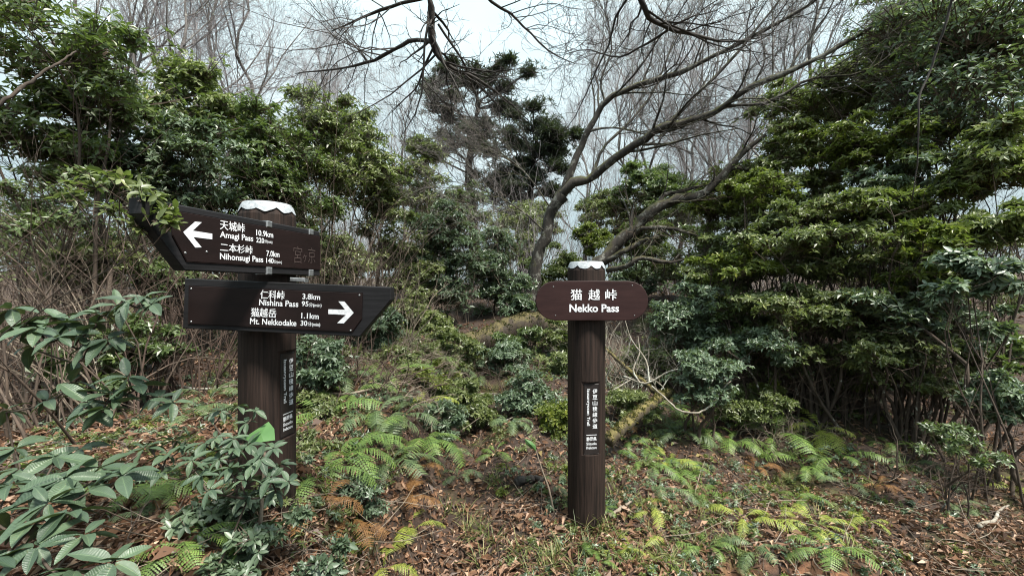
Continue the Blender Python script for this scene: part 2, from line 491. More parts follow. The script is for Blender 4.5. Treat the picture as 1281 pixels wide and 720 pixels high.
def lumpy(P, R, rng, amp):
    """knots and kinks along a limb"""
    k = len(P)
    j = rng.normal(0, 1, (k, 3)) * R[:, None] * amp
    j[0] = 0
    return P + j, R * (1 + rng.normal(0, 0.08, k))

def sprout(P, R, m, t0, t1, ang, length, k, wig, up, rng, rr=0.55, taper=0.25, jit=0.4, rmin=0.0012):
    """m children on each of the n chains -> (n*m,k,3), (n*m,k)"""
    n, kk, _ = P.shape
    t = t0 + (t1 - t0) * (np.arange(m)[None, :] + rng.random((n, m))) / m
    f = t * (kk - 1)
    i = np.minimum(f.astype(int), kk - 2)
    fr = (f - i)[..., None]
    ni = np.arange(n)[:, None]
    a, b = P[ni, i], P[ni, i + 1]
    start = a * (1 - fr) + b * fr
    tan = unit(b - a)
    r0 = (R[ni, i] * (1 - fr[..., 0]) + R[ni, i + 1] * fr[..., 0])
    perp = unit(np.cross(tan, unit(rng.normal(size=(n, m, 3)))))
    A = ang * (1 + jit * rng.normal(size=(n, m, 1)) * 0.5)
    d = unit(tan * np.cos(A) + perp * np.sin(A) + np.array([0, 0, up]))
    L = length if np.ndim(length) == 0 else np.asarray(length)[:, None]
    L = L * (0.6 + 0.8 * rng.random((n, m))) * (1.15 - 0.6 * (t - t0) / max(t1 - t0, 1e-6))
    step = (L / (k - 1))[..., None]
    out = np.empty((n, m, k, 3))
    out[:, :, 0] = start
    for s in range(1, k):
        d = unit(d + rng.normal(size=(n, m, 3)) * wig + np.array([0, 0, up * 0.35]))
        out[:, :, s] = out[:, :, s - 1] + d * step
    rad = (np.maximum(r0 * rr, rmin))[..., None] * np.linspace(1, taper, k)
    return out.reshape(n * m, k, 3), rad.reshape(n * m, k)

def leaf_arrays(pos, d, nrm, L, W, rng, fold=0.18, droop=0.14, fine=False, tint=None, light=False):
    n = len(pos)
    d = unit(d)
    nrm = unit(nrm - (nrm * d).sum(-1, keepdims=True) * d)
    s = np.cross(nrm, d)
    L = np.broadcast_to(L, (n,))[:, None]; W = np.broadcast_to(W, (n,))[:, None]
    fo = fold * (0.5 + rng.random((n, 1)))
    dr = droop * (0.3 + 1.4 * rng.random((n, 1)))
    def pt(u, v):
        return pos + d * L * u + s * (W * 0.5 * v) + nrm * (W * 0.5 * abs(v) * fo * 2 - L * dr * u * u)
    if light:
        V = np.stack([pt(0, 0), pt(.5, 1), pt(.5, -1), pt(1, 0)], axis=1)
        T = np.array([[0, 3, 1], [0, 2, 3]])
        vn = 4
    elif not fine:
        V = np.stack([pt(0, 0), pt(.5, 1), pt(.5, -1), pt(1, 0), pt(.5, 0)], axis=1)
        T = np.array([[0, 4, 1], [4, 3, 1], [0, 2, 4], [4, 2, 3]])
        vn = 5
    else:
        V = np.stack([pt(0, 0), pt(.3, .85), pt(.3, 0), pt(.3, -.85), pt(.68, .85), pt(.68, 0), pt(.68, -.85), pt(1, 0)], axis=1)
        T = np.array([[0, 2, 1], [0, 3, 2], [1, 2, 5], [1, 5, 4], [2, 3, 6], [2, 6, 5], [4, 5, 7], [5, 6, 7]])
        vn = 8
    tris = (T[None] + (np.arange(n) * vn)[:, None, None]).reshape(-1, 3)
    if tint is None:
        tint = rng.random(n)
    return V.reshape(-1, 3), tris, np.repeat(tint, vn)

def cat_tris(items):
    Vs, Ts, tt, off = [], [], [], 0
    for V, T, t in items:
        Vs.append(V); Ts.append(T + off); tt.append(t); off += len(V)
    return np.concatenate(Vs), np.concatenate(Ts), np.concatenate(tt)

# ------------------------------------------------------------------ place: ground height, photo ray -> point at a chosen distance
_r = np.random.default_rng(5)
_WK = [(_r.normal(size=2) * s, _r.random() * 6.28, a) for s, a, c in ((0.5, .09, 4), (1.4, .05, 5), (3.6, .028, 6), (8.0, .014, 7)) for _ in range(c)]
def sstep(a, b, x):
    t = np.clip((x - a) / (b - a), 0, 1)
    return t * t * (3 - 2 * t)

def bank_shift(x):
    return 0.24 * sstep(.55, 1.1, x) * (1 - .5 * sstep(2.2, 3.2, x)) + 0.05 * np.sin(x * 5.0 + 1) * sstep(.3, .8, x)

def gh(x, y):
    x = np.asarray(x, float); y = np.asarray(y, float)
    base = np.interp(y - bank_shift(x), [-200, -8, 0, 1.75, 2.12, 2.6, 3.2, 6, 8, 12, 20, 45, 90, 220], [-2, -.6, -.30, -.25, -.02, .05, .10, .72, 1.08, 1.4, 1.6, 1.9, 2.2, 2.4])
    base = base + sstep(-.35, -1.1, x) * np.maximum(0.06 - base, 0) * (y < 2.7) * sstep(-2, .6, y)
    left = sstep(-.35, -1.15, x) * 0.55 * (1 - sstep(3.5, 7.5, y)) * sstep(-4, .2, y)
    right = -sstep(1.0, 2.6, x) * 0.16 * sstep(2.2, 3.4, y) * (1 - sstep(5, 7, y)) + sstep(4, 14, np.abs(x)) * sstep(3, 9, y) * 0.5
    path = -0.10 * np.exp(-((x + 0.25 + 0.05 * y) / 0.55) ** 2) * (1 - sstep(5, 6.5, y))
    z = base + left + right + path
    near = 1 / (1 + (np.hypot(x, y) / 60) ** 2)
    for k, ph, a in _WK:
        z = z + a * np.sin(k[0] * x + k[1] * y + ph) * near * 0.55
    return z

def px(X, Y, d):
    return np.array([(X - 640.5) / F * d, d, CZ - (Y - 360.0) / F * d])

def ground_at(X, d):
    x = (X - 640.5) / F * d
    return np.array([x, d, float(gh(x, d))])

def ground_hit(X, Y, lo=1.2, hi=30):
    for d in np.geomspace(lo, hi, 400):
        x = (X - 640.5) / F * d
        if CZ - (Y - 360.0) / F * d <= gh(x, d):
            return np.array([x, d, float(gh(x, d))])
    return ground_at(X, hi)

# ground sheet
def bank_mask(x, y):
    q = y - bank_shift(x)
    return sstep(.3, .7, x) * sstep(1.70, 1.80, q) * (1 - sstep(2.0, 2.14, q))
def axis(n, lim, c, fine):
    s = np.linspace(-1, 1, n)
    return c + np.sinh(s * fine) / np.sinh(fine) * lim
gx = axis(236, 220, 0.9, 6.0)
gy = axis(250, 220, 2.6, 6.0)
GX, GY = np.meshgrid(gx, gy)
GZ = gh(GX, GY)
rg = np.random.default_rng(9)
GZ = GZ + rg.normal(0, 0.008, GZ.shape)
V = np.stack([GX, GY, GZ], -1).reshape(-1, 3)
ny, nx = GX.shape
ii = np.arange((ny - 1) * nx).reshape(ny - 1, nx)[:, :-1]
Q = np.stack([ii, ii + 1, ii + 1 + nx, ii + nx], -1)
g = link('ground', build_mesh('ground', V, Q, mat=M['ground'], tint=bank_mask(V[:, 0], V[:, 1])))
tag(g, 'leaf strewn forest floor rising gently to the pass', 'ground', kind='structure')

# ------------------------------------------------------------------ lettering
def text_arrays(body, bold=0.0):
    c = bpy.data.curves.new('t', 'FONT')
    c.body = body
    c.offset = bold
    c.resolution_u = 3
    o = bpy.data.objects.new('t', c)
    COL.objects.link(o)
    dg = bpy.context.evaluated_depsgraph_get()
    me = bpy.data.meshes.new_from_object(o.evaluated_get(dg))
    V = np.array([v.co[:] for v in me.vertices])
    Fs = [list(p.vertices) for p in me.polygons]
    bpy.data.objects.remove(o)
    bpy.data.curves.remove(c)
    bpy.data.meshes.remove(me)
    return V, Fs

class Plane:
    """a flat face: origin O, right U, up W, outward N"""
    def __init__(s, O, U, W):
        s.O, s.U, s.W = np.array(O, float), unit(np.array(U, float)), unit(np.array(W, float))
        s.N = np.cross(s.U, s.W)
    def hit(s, X, Y):
        ray = px(X, Y, 1.0) - np.array([0, 0, CZ])
        c = np.array([0, 0, CZ])
        t = ((s.O - c) @ s.N) / (ray @ s.N)
        p = c + ray * t - s.O
        return p @ s.U, p @ s.W
    def at(s, u, v, n=0.0):
        return s.O + np.multiply.outer(u, s.U) + np.multiply.outer(v, s.W) + np.multiply.outer(n, s.N)

def flat_text(plane, body, u0, u1, v0, h, lift, bold=0.012, vertical_of=None):
    """body set between u0 and u1, baseline v0, full ink height h"""
    V, Fs = text_arrays(body, bold)
    lo, hi = V.min(0), V.max(0)
    x = (V[:, 0] - lo[0]) / (hi[0] - lo[0])
    y = (V[:, 1] - (lo[1] if vertical_of is None else 0)) / ((hi[1] - lo[1]) if vertical_of is None else vertical_of)
    return plane.at(u0 + x * (u1 - u0), v0 + y * h, np.full(len(x), lift)), Fs

CJK_SHIFT = ((0.0, 0.0, 0.0), (0.016, 0.004, 0.0003), (-0.016, -0.004, 0.0006))
def faces_obj(name, items, mat, parent, origin):
    flat = []
    for it in items:
        flat += it if isinstance(it, list) else [it]
    items = flat
    Vs, Fs, off = [], [], 0
    for V, Fl in items:
        Vs.append(np.asarray(V) - origin)
        Fs += [[i + off for i in f] for f in Fl]
        off += len(V)
    me = bpy.data.meshes.new(name)
    me.from_pydata(np.concatenate(Vs).tolist(), [], Fs)
    me.materials.append(mat)
    me.update()
    return link(name, me, parent)

def prism(plane, poly, n0, n1):
    """extruded polygon (u,v) list counter-clockwise seen from outside, from depth n0 (back) to n1 (front), with a small bevel"""
    poly = np.array(poly, float)
    k = len(poly)
    c = poly.mean(0)
    b = 0.003
    e = unit(np.roll(poly, -1, 0) - poly)
    nin = np.stack([-e[:, 1], e[:, 0]], 1)
    npv = np.roll(nin, 1, 0)
    bis = (nin + npv) / (1 + (nin * npv).sum(1, keepdims=True))
    small = poly + bis * b
    rings = [(small, n0), (poly, n0 + b), (poly, n1 - b), (small, n1)]
    V = np.concatenate([plane.at(p[:, 0], p[:, 1], np.full(k, n)) for p, n in rings])
    Fs = [list(range(k))[::-1], list(range(3 * k, 4 * k))]
    for r in range(3):
        for i in range(k):
            j = (i + 1) % k
            Fs.append([r * k + i, r * k + j, (r + 1) * k + j, (r + 1) * k + i])
    return V, Fs

# ------------------------------------------------------------------ signposts
def post_mesh(rad, h, below, slot_ang, s0, s1, slot_half, rng, chamfer=0.05):
    """round wooden post with chamfered top and a flat niche cut in (slot_ang: direction, s0..s1: height range)"""
    ns = 72
    zs = np.concatenate([np.linspace(-below, s0 - 0.012, 10), [s0 - 0.001, s0, s0 + .03], np.linspace(s0 + .06, s1 - .03, 5), [s1, s1 + .001], np.linspace(s1 + 0.02, h - chamfer, 8), [h]])
    a = np.arange(ns) * 2 * PI / ns
    cut = math.sqrt(rad ** 2 - slot_half ** 2) - 0.001
    V = []
    wob = 0.004 * np.sin(a * 3 + 1) + 0.0025 * np.sin(a * 7)
    for i, z in enumerate(zs):
        r = np.full(ns, rad) + wob * 0.5
        if z >= h - 1e-6:
            r = r * 0.87
        x, y = r * np.cos(a), r * np.sin(a)
        if s0 <= z <= s1:
            cx, cy = math.cos(slot_ang), math.sin(slot_ang)
            dd = x * cx + y * cy
            over = np.maximum(dd - cut, 0)
            x, y = x - over * cx, y - over * cy
        V.append(np.stack([x, y, np.full(ns, z)], 1))
    V = np.concatenate(V)
    n = len(zs)
    Q = []
    for r in range(n - 1):
        for i in range(ns):
            j = (i + 1) % ns
            Q.append([r * ns + i, r * ns + j, (r + 1) * ns + j, (r + 1) * ns + i])
    me = bpy.data.meshes.new('post')
    me.from_pydata(V.tolist(), [], Q + [list(range((n - 1) * ns, n * ns))])
    me.materials.append(M['post'])
    me.update()
    return me, cut

def cap_mesh(rad, h, chamfer, lobes=9, phase=0.0):
    """white cap: disc, sloping skirt that follows the chamfer, scalloped lower rim"""
    ns = 144
    a = np.arange(ns) * 2 * PI / ns
    lob = np.abs(np.sin(lobes * a / 2 + phase))
    t = 0.0035
    rg_ = np.random.default_rng(lobes + int(phase * 100))
    drop = 0.022 + 0.018 * lob ** 0.8 + np.interp(a, np.linspace(0, 2 * PI, 40), rg_.normal(0, .003, 40))
    rim_r = rad * 0.87 + t + (rad * 0.13) * np.minimum(drop / chamfer, 1.0) + 0.002
    rings = []
    rings.append((np.full(ns, rad * 0.80), np.full(ns, h + t + .001)))
    rings.append((np.full(ns, rad * 0.86), np.full(ns, h + t)))
    rings.append((np.full(ns, rad * 0.87 + t), np.full(ns, h - .003)))
    rings.append(((rad * 0.87 + t + rim_r) / 2, h - drop / 2))
    rings.append((rim_r, h - drop))
    rings.append((rim_r - t * 0.8, h - drop + 0.001))
    V = [[0, 0, h + t + .003]]
    for r, z in rings:
        V += np.stack([r * np.cos(a), r * np.sin(a), z], 1).tolist()
    Fs = [[0, 1 + i, 1 + (i + 1) % ns] for i in range(ns)]
    for k in range(len(rings) - 1):
        for i in range(ns):
            j = (i + 1) % ns
            Fs.append([1 + k * ns + i, 1 + (k + 1) * ns + i, 1 + (k + 1) * ns + j, 1 + k * ns + j])
    me = bpy.data.meshes.new('cap')
    me.from_pydata(V, [], Fs)
    me.materials.append(M['cap'])
    me.update()
    return me

def trail_strip(root, origin, C, cut, ang, zlow, zhigh, half):
    """the narrow vertical trail name strip set in a post's niche; C is the post axis at ground"""
    N = np.array([math.cos(ang), math.sin(ang), 0])
    U = np.cross([0, 0, 1.0], N)
    pl = Plane(np.array([C[0], C[1], 0]) + N * (cut + 0.0005), U, [0, 0, 1])
    H = zhigh - zlow
    strip = faces_obj('name_strip', [prism(pl, [(-half, zlow), (half, zlow), (half, zhigh), (-half, zhigh)], 0, 0.004)], M['slot'], root, origin)
    items = []
    cw = half * 0.62
    z = zhigh - H * 0.075
    for ch in '伊豆山稜線歩道':
        V, Fs = text_arrays(ch, 0.0)
        lo, hi = V.min(0), V.max(0)
        hh = H * 0.066
        u = half * 0.46 + (V[:, 0] - (lo[0] + hi[0]) / 2) / (hi[0] - lo[0]) * cw
        v = z - hh / 2 + (V[:, 1] - (lo[1] + hi[1]) / 2) / (hi[1] - lo[1]) * hh
        for dx, dy, dz in CJK_SHIFT:
            items.append((pl.at(u + dx * cw * .9, v + dy * hh * 3, np.full(len(u), 0.005 + dz)), Fs))
        z -= H * 0.083
    V, Fs = text_arrays('Izusanryosen Trail', 0.014)
    lo, hi = V.min(0), V.max(0)
    t = (V[:, 0] - lo[0]) / (hi[0] - lo[0])
    u = -half * 0.46 + (V[:, 1] - (lo[1] + hi[1]) / 2) / (hi[1] - lo[1]) * cw * 0.85
    items.append((pl.at(u, zhigh - H * 0.075 - t * H * 0.52, np.full(len(u), 0.005)), Fs))
    zz = zlow + H * 0.245
    for body, hh in (('静岡県', 0.058), ('Shizuoka', 0.04), ('Prefecture', 0.04)):
        items.append(flat_text(pl, body, -half * 0.68, half * 0.68, zz - H * hh, H * hh, 0.005, 0.014))
        zz -= H * (hh + 0.018)
    items.append((pl.at(np.array([-.7, .7, .7, -.7]) * half, zlow + H * np.array([.268, .268, .276, .276]), np.full(4, .005)), [[0, 1, 2, 3]]))
    faces_obj('lettering', items, M['white'], strip, origin)

def arrow_poly(plane, pts, lift):
    uv = np.array([plane.hit(*p) for p in pts])
    return plane.at(uv[:, 0], uv[:, 1], np.full(len(uv), lift)), [list(range(len(uv)))]

def text_px(plane, body, zx, x0, x1, yb, hcap, lift, bold=None, desc=False):
    """zx maps zoomed pixels to photo pixels; x0,x1 ink ends, yb bottom of ink at x0, hcap ink height"""
    if bold is None:
        bold = 0.017 if desc else 0.0
    a = plane.hit(*zx(x0, yb)); t = plane.hit(*zx(x0, yb - hcap)); u1 = plane.hit(*zx(x1, yb))[0]
    h = t[1] - a[1]
    if bold == 0.0 and not desc:      # heavier strokes: the same outline set three times, each a hair above the other
        V, Fs = text_arrays(body, 0.0)
        lo, hi = V.min(0), V.max(0)
        out = []
        for dx, dy, dz in CJK_SHIFT:
            x = (V[:, 0] + dx - lo[0]) / (hi[0] - lo[0]); y = (V[:, 1] + dy - lo[1]) / (hi[1] - lo[1])
            out.append((plane.at(a[0] + x * (u1 - a[0]), a[1] + y * h, np.full(len(x), lift + dz)), Fs))
        return out
    if desc:       # capital height is given, ink may hang below the baseline
        V, Fs = text_arrays(body, bold)
        cap = 0.729
        x = (V[:, 0] - V[:, 0].min()) / (V[:, 0].max() - V[:, 0].min())
        return plane.at(a[0] + x * (u1 - a[0]), a[1] + V[:, 1] / cap * h, np.full(len(x), lift)), Fs
    return flat_text(plane, body, a[0], u1, a[1], h, lift, bold)

def screws(plane, uv, lift, root, origin, parent):
    for (u, v) in uv:
        a = np.arange(10) * 2 * PI / 10
        r = 0.0038
        ring = plane.at(u + r * np.cos(a), v + r * np.sin(a), np.full(10, lift))
        top = plane.at(u + r * .6 * np.cos(a), v + r * .6 * np.sin(a), np.full(10, lift + .002))
        Vv = np.concatenate([ring, top])
        Fs = [[i, (i + 1) % 10, 10 + (i + 1) % 10, 10 + i] for i in range(10)] + [list(range(10, 20))]
        faces_obj('screw', [(Vv, Fs)], M['metal'], parent, origin)

def signpost_round():
    C = np.array([(733.5 - 640.5) / F * 2.6, 2.6])
    gz = CZ - (640 - 360) / F * 2.6
    origin = np.array([C[0], C[1], gz])
    R = 0.116
    top = CZ + (360 - 328.5) / F * 2.6 - gz
    root = empty('name_signpost', origin, 'dark wooden post with one round-ended maroon name board reading Nekko Pass', 'signpost')
    toc = math.atan2(-C[1], -C[0])
    sa = toc + math.radians(17)
    half = 0.046
    zt, zb = CZ + (360 - 480) / F * 2.49 - gz, CZ + (360 - 568) / F * 2.49 - gz
    me, cut = post_mesh(R, top, 0.35, sa, zb - 0.006, zt + 0.012, half + 0.012, None)
    link('post', me, root)
    link('cap', cap_mesh(R, top, 0.05, 9, 0.5), root)
    trail_strip(root, origin, C, cut, sa, gz + zb, gz + zt, half)
    # round-ended board
    d = 2.45
    pl = Plane(px(740.5, 376, d), [1, 0.0, 0], [0, 0, 1])
    s = d / F
    hw, hh = 70.5 * s, 24.7 * s
    poly = []
    rx = hh * 1.0
    for sgn, a0 in ((1, -90), (-1, 90)):
        for i in range(13):
            a = math.radians(a0 + 180 * i / 12)
            poly.append((sgn * (hw - rx) + rx * math.cos(a), hh * math.sin(a)))
    board = faces_obj('name_board', [prism(pl, poly, -0.045, 0.0)], M['rplate'], root, origin)
    zx = lambda X, Y: (640 + X / 6.405, 310 + Y / 6.405)
    it = []
    for ch, x0, x1 in (('猫', 474, 563), ('越', 616, 706), ('峠', 751, 841)):
        it.append(text_px(pl, ch, zx, x0, x1, 417, 86, 0.002, 0.0))
    it.append(text_px(pl, 'Nekko Pass', zx, 463, 860, 510, 62, 0.002, 0.026, True))
    faces_obj('lettering', it, M['white'], board, origin)
    screws(pl, [pl.hit(*zx(*p)) for p in ((335, 310), (352, 540), (985, 540), (968, 300))], 0.0, root, origin, board)
    # board bolts to the post on a backing block
    bk = Plane(px(735, 376, 2.497), [1, 0, 0], [0, 0, 1])
    faces_obj('bracket', [prism(bk, [(-.06, -.05), (.06, -.05), (.06, .05), (-.06, .05)], -0.06, 0.0)], M['post'], root, origin)
signpost_round()

def signpost_two():
    C = np.array([-1.058, 1.8])
    gz = float(gh(C[0], C[1]))
    origin = np.array([C[0], C[1], gz])
    R = 0.108
    top = CZ + (360 - 257.0) / F * 1.8 - gz
    root = empty('direction_signpost', origin, 'thick dark wooden post with two arrow direction boards and white scalloped cap', 'signpost')
    toc = math.atan2(-C[1], -C[0])
    sa = toc + math.radians(50)
    half = 0.042
    zt, zb = CZ + (360 - 444) / F * 1.72 - gz, CZ + (360 - 551) / F * 1.72 - gz
    me, cut = post_mesh(R, top, 0.35, sa, zb - 0.006, zt + 0.012, half + 0.012, None)
    link('post', me, root)
    link('cap', cap_mesh(R, top, 0.05, 9, 0.15), root)
    trail_strip(root, origin, C, cut, sa, gz + zb, gz + zt, half)
    zx = lambda X, Y: (170 + X / 3.4294, 220 + Y / 3.4294)
    # upper board: points out of the picture towards the viewer's side
    Lp = np.array([(231 - 640.5) / F * 1.30, 1.30]); Rp = np.array([(400.5 - 640.5) / F * 1.902, 1.902])
    u = unit(Rp - Lp)
    z0, z1 = CZ + 0.055, CZ + 0.257
    pl = Plane([Lp[0], Lp[1], z0], [u[0], u[1], 0], [0, 0, 1])
    H = z1 - z0
    ue = float(np.linalg.norm(Rp - Lp))
    tip = -0.125
    poly = [(0, 0), (ue, 0), (ue, H), (tip, H), (tip, H * 0.78)]
    b = faces_obj('direction_board', [prism(pl, poly, -0.047, 0.0)], M['board'], root, origin)
    bl, bh = H * 0.13, H * 0.90
    pu = pl.hit(*zx(152, 250))[0]
    plate = faces_obj('sign_plate', [prism(pl, [(0.004, bl), (ue - .004, bl), (ue - .004, bh), (pu, bh), (pu, H * 0.52)], 0.0002, 0.004)], M['plate'], b, origin)
    lf = 0.0055
    T = lambda *a, **k: text_px(pl, a[0], zx, *a[1:], lf, **k)
    it = [T('天城峠', 355, 462, 229, 42), T('Amagi Pass', 355, 498, 262, 27, desc=True),
          T('二本杉峠', 356, 495, 323, 38), T('Nihonsugi Pass', 355, 541, 356, 27, desc=True),
          T('10.9km', 511, 584, 254, 25, desc=True), T('220', 511, 545, 284, 22, desc=True), T('分(min)', 546, 580, 289, 17),
          T('7.0km', 555, 611, 343, 25, desc=True), T('140', 554, 586, 372, 22, desc=True), T('分(min)', 587, 621, 377, 17)]
    it.append(arrow_poly(pl, [zx(*p) for p in ((197, 241), (248, 196), (277, 199), (238, 235), (322, 248), (322, 272), (240, 262), (276, 306), (249, 307))], lf))
    faces_obj('lettering', it, M['white'], b, origin)
    # scratched characters near the far end
    sc = [T('宮', 672, 708, 372, 72, bold=-0.018), T('ヶ', 712, 730, 368, 34, bold=-0.018), T('京', 735, 765, 372, 66, bold=-0.018)]
    faces_obj('scratch_mark', sc, M['scratch'], b, origin)
    for X in (569, 749):
        for Y, up in ((218, True), (410, False)):
            cu, cv = pl.hit(*zx(X, Y))
            vv = (H - .022, H + .003) if up else (-.003, .026)
            faces_obj('clip', [prism(pl, [(cu - .014, vv[0]), (cu + .014, vv[0]), (cu + .014, vv[1]), (cu - .014, vv[1])], -0.05, 0.0065)], M['metal'], b, origin)
    screws(pl, [pl.hit(*zx(*p)) for p in ((208, 330), (300, 325))], 0.004, root, origin, b)
    # lower board: faces the viewer, points the other way
    d = 1.625
    a0 = px(228, 410.5, d); a1 = px(450, 421, d)
    pl2 = Plane(a0, a1 - a0, np.cross([0, 1.0, 0], unit(a1 - a0)) * -1)
    poly2 = [pl2.hit(*p) for p in ((228, 410.5), (450, 421), (489, 375), (489, 359), (231, 348))]
    b2 = faces_obj('direction_board', [prism(pl2, poly2, -0.047, 0.0)], M['board'], root, origin)
    pp = [pl2.hit(*p) for p in ((236, 405), (441, 415.5), (453, 399), (454, 366), (237, 357))]
    plate2 = faces_obj('sign_plate', [prism(pl2, pp, 0.0002, 0.004)], M['plate'], b2, origin)
    T = lambda *a, **k: text_px(pl2, a[0], zx, *a[1:], lf, **k)
    it = [T('仁科峠', 537, 641, 526, 38), T('Nishina Pass', 532, 700, 553, 26, desc=True),
          T('猫越岳', 497, 605, 602, 38), T('Mt. Nekkodake', 493, 692, 633, 26, desc=True),
          T('3.8km', 717, 793, 527, 24, desc=True), T('95', 714, 743, 557, 22, desc=True), T('分(min)', 745, 799, 563, 20),
          T('1.1km', 712, 787, 609, 24, desc=True), T('30', 709, 738, 640, 22, desc=True), T('分(min)', 740, 793, 645, 20)]
    it.append(arrow_poly(pl2, [zx(*p) for p in ((828, 571), (900, 573), (871, 537), (897, 538), (937, 586), (894, 631), (866, 630), (903, 595), (828, 591))][::-1], lf))
    faces_obj('lettering', it, M['white'], b2, origin)
    cu, cv = pl2.hit(*zx(688, 447))
    faces_obj('clip', [prism(pl2, [(cu - .03, cv - .006), (cu + .03, cv - .006), (cu + .03, cv + .01), (cu - .03, cv + .01)], -0.04, -0.006)], M['metal'], b2, origin)
    screws(pl2, [pl2.hit(*p) for p in ((439, 413), (450, 369), (240, 361), (240, 402))], 0.004, root, origin, b2)
signpost_two()

# ------------------------------------------------------------------ plants
def foliage_clumps(clumps, tips, m, L, W, rng, fine=False, spread=(50, 100), upb=0.55, inner=0.45, light=False):
    """whorls of leaves on the upper shell of each clump (c, r, rz); returns leaf arrays, whorl positions and clump cores"""
    P, A, Cc = [], [], []
    for c, r, rz in clumps:
        n = max(4, int(tips * rng.uniform(0.75, 1.25)))
        d = unit(rng.normal(size=(n, 3)) + np.array([0, 0, upb]))
        rad = (inner + (1 - inner) * rng.random((n, 1)) ** 0.6) * (1 + 0.22 * rng.normal(size=(n, 1)))
        rad = rad * rng.uniform(.55, 1.25, (n, 1))
        p = c + d * rad * np.array([r, r, rz])
        P.append(p)
        A.append(unit(d * np.array([0.75, 0.75, 0.35]) + np.array([0, 0, 0.7]) + rng.normal(0, 0.3, (n, 3))))
        Cc.append(np.repeat((np.array(c) - np.array([0, 0, rz * 0.5]))[None], n, 0))
    P, A, Cc = np.concatenate(P), np.concatenate(A), np.concatenate(Cc)
    n = len(P)
    th = np.radians(rng.uniform(*spread, (n, m)))
    az = (np.arange(m)[None] * 2 * PI / m * 1.0 + rng.random((n, 1)) * 6.28 + rng.normal(0, 0.25, (n, m)))
    U = unit(np.cross(A, np.array([0.31, 0.77, 0.12]) + 0 * A)); Wv = np.cross(A, U)
    d = A[:, None] * np.cos(th)[..., None] + (U[:, None] * np.cos(az)[..., None] + Wv[:, None] * np.sin(az)[..., None]) * np.sin(th)[..., None]
    d = d + np.array([0, 0, -0.10])
    pos = P[:, None] - A[:, None] * (rng.random((n, m, 1)) * L * 0.5)
    nr = A[:, None] + 0 * d + rng.normal(0, 0.22, d.shape)
    size = L * rng.uniform(0.6, 1.15, (n, m))
    wt = (rng.random((n, 1)) * 0.65 + rng.random((n, m)) * 0.35)
    f = lambda a: a.reshape(-1, a.shape[-1])
    V, T, t = leaf_arrays(f(pos), f(d), f(nr), size.ravel(), size.ravel() * W / L, rng, fine=fine, tint=wt.ravel(), light=light, fold=0.3 if light else 0.18)
    return V, T, t, P, Cc

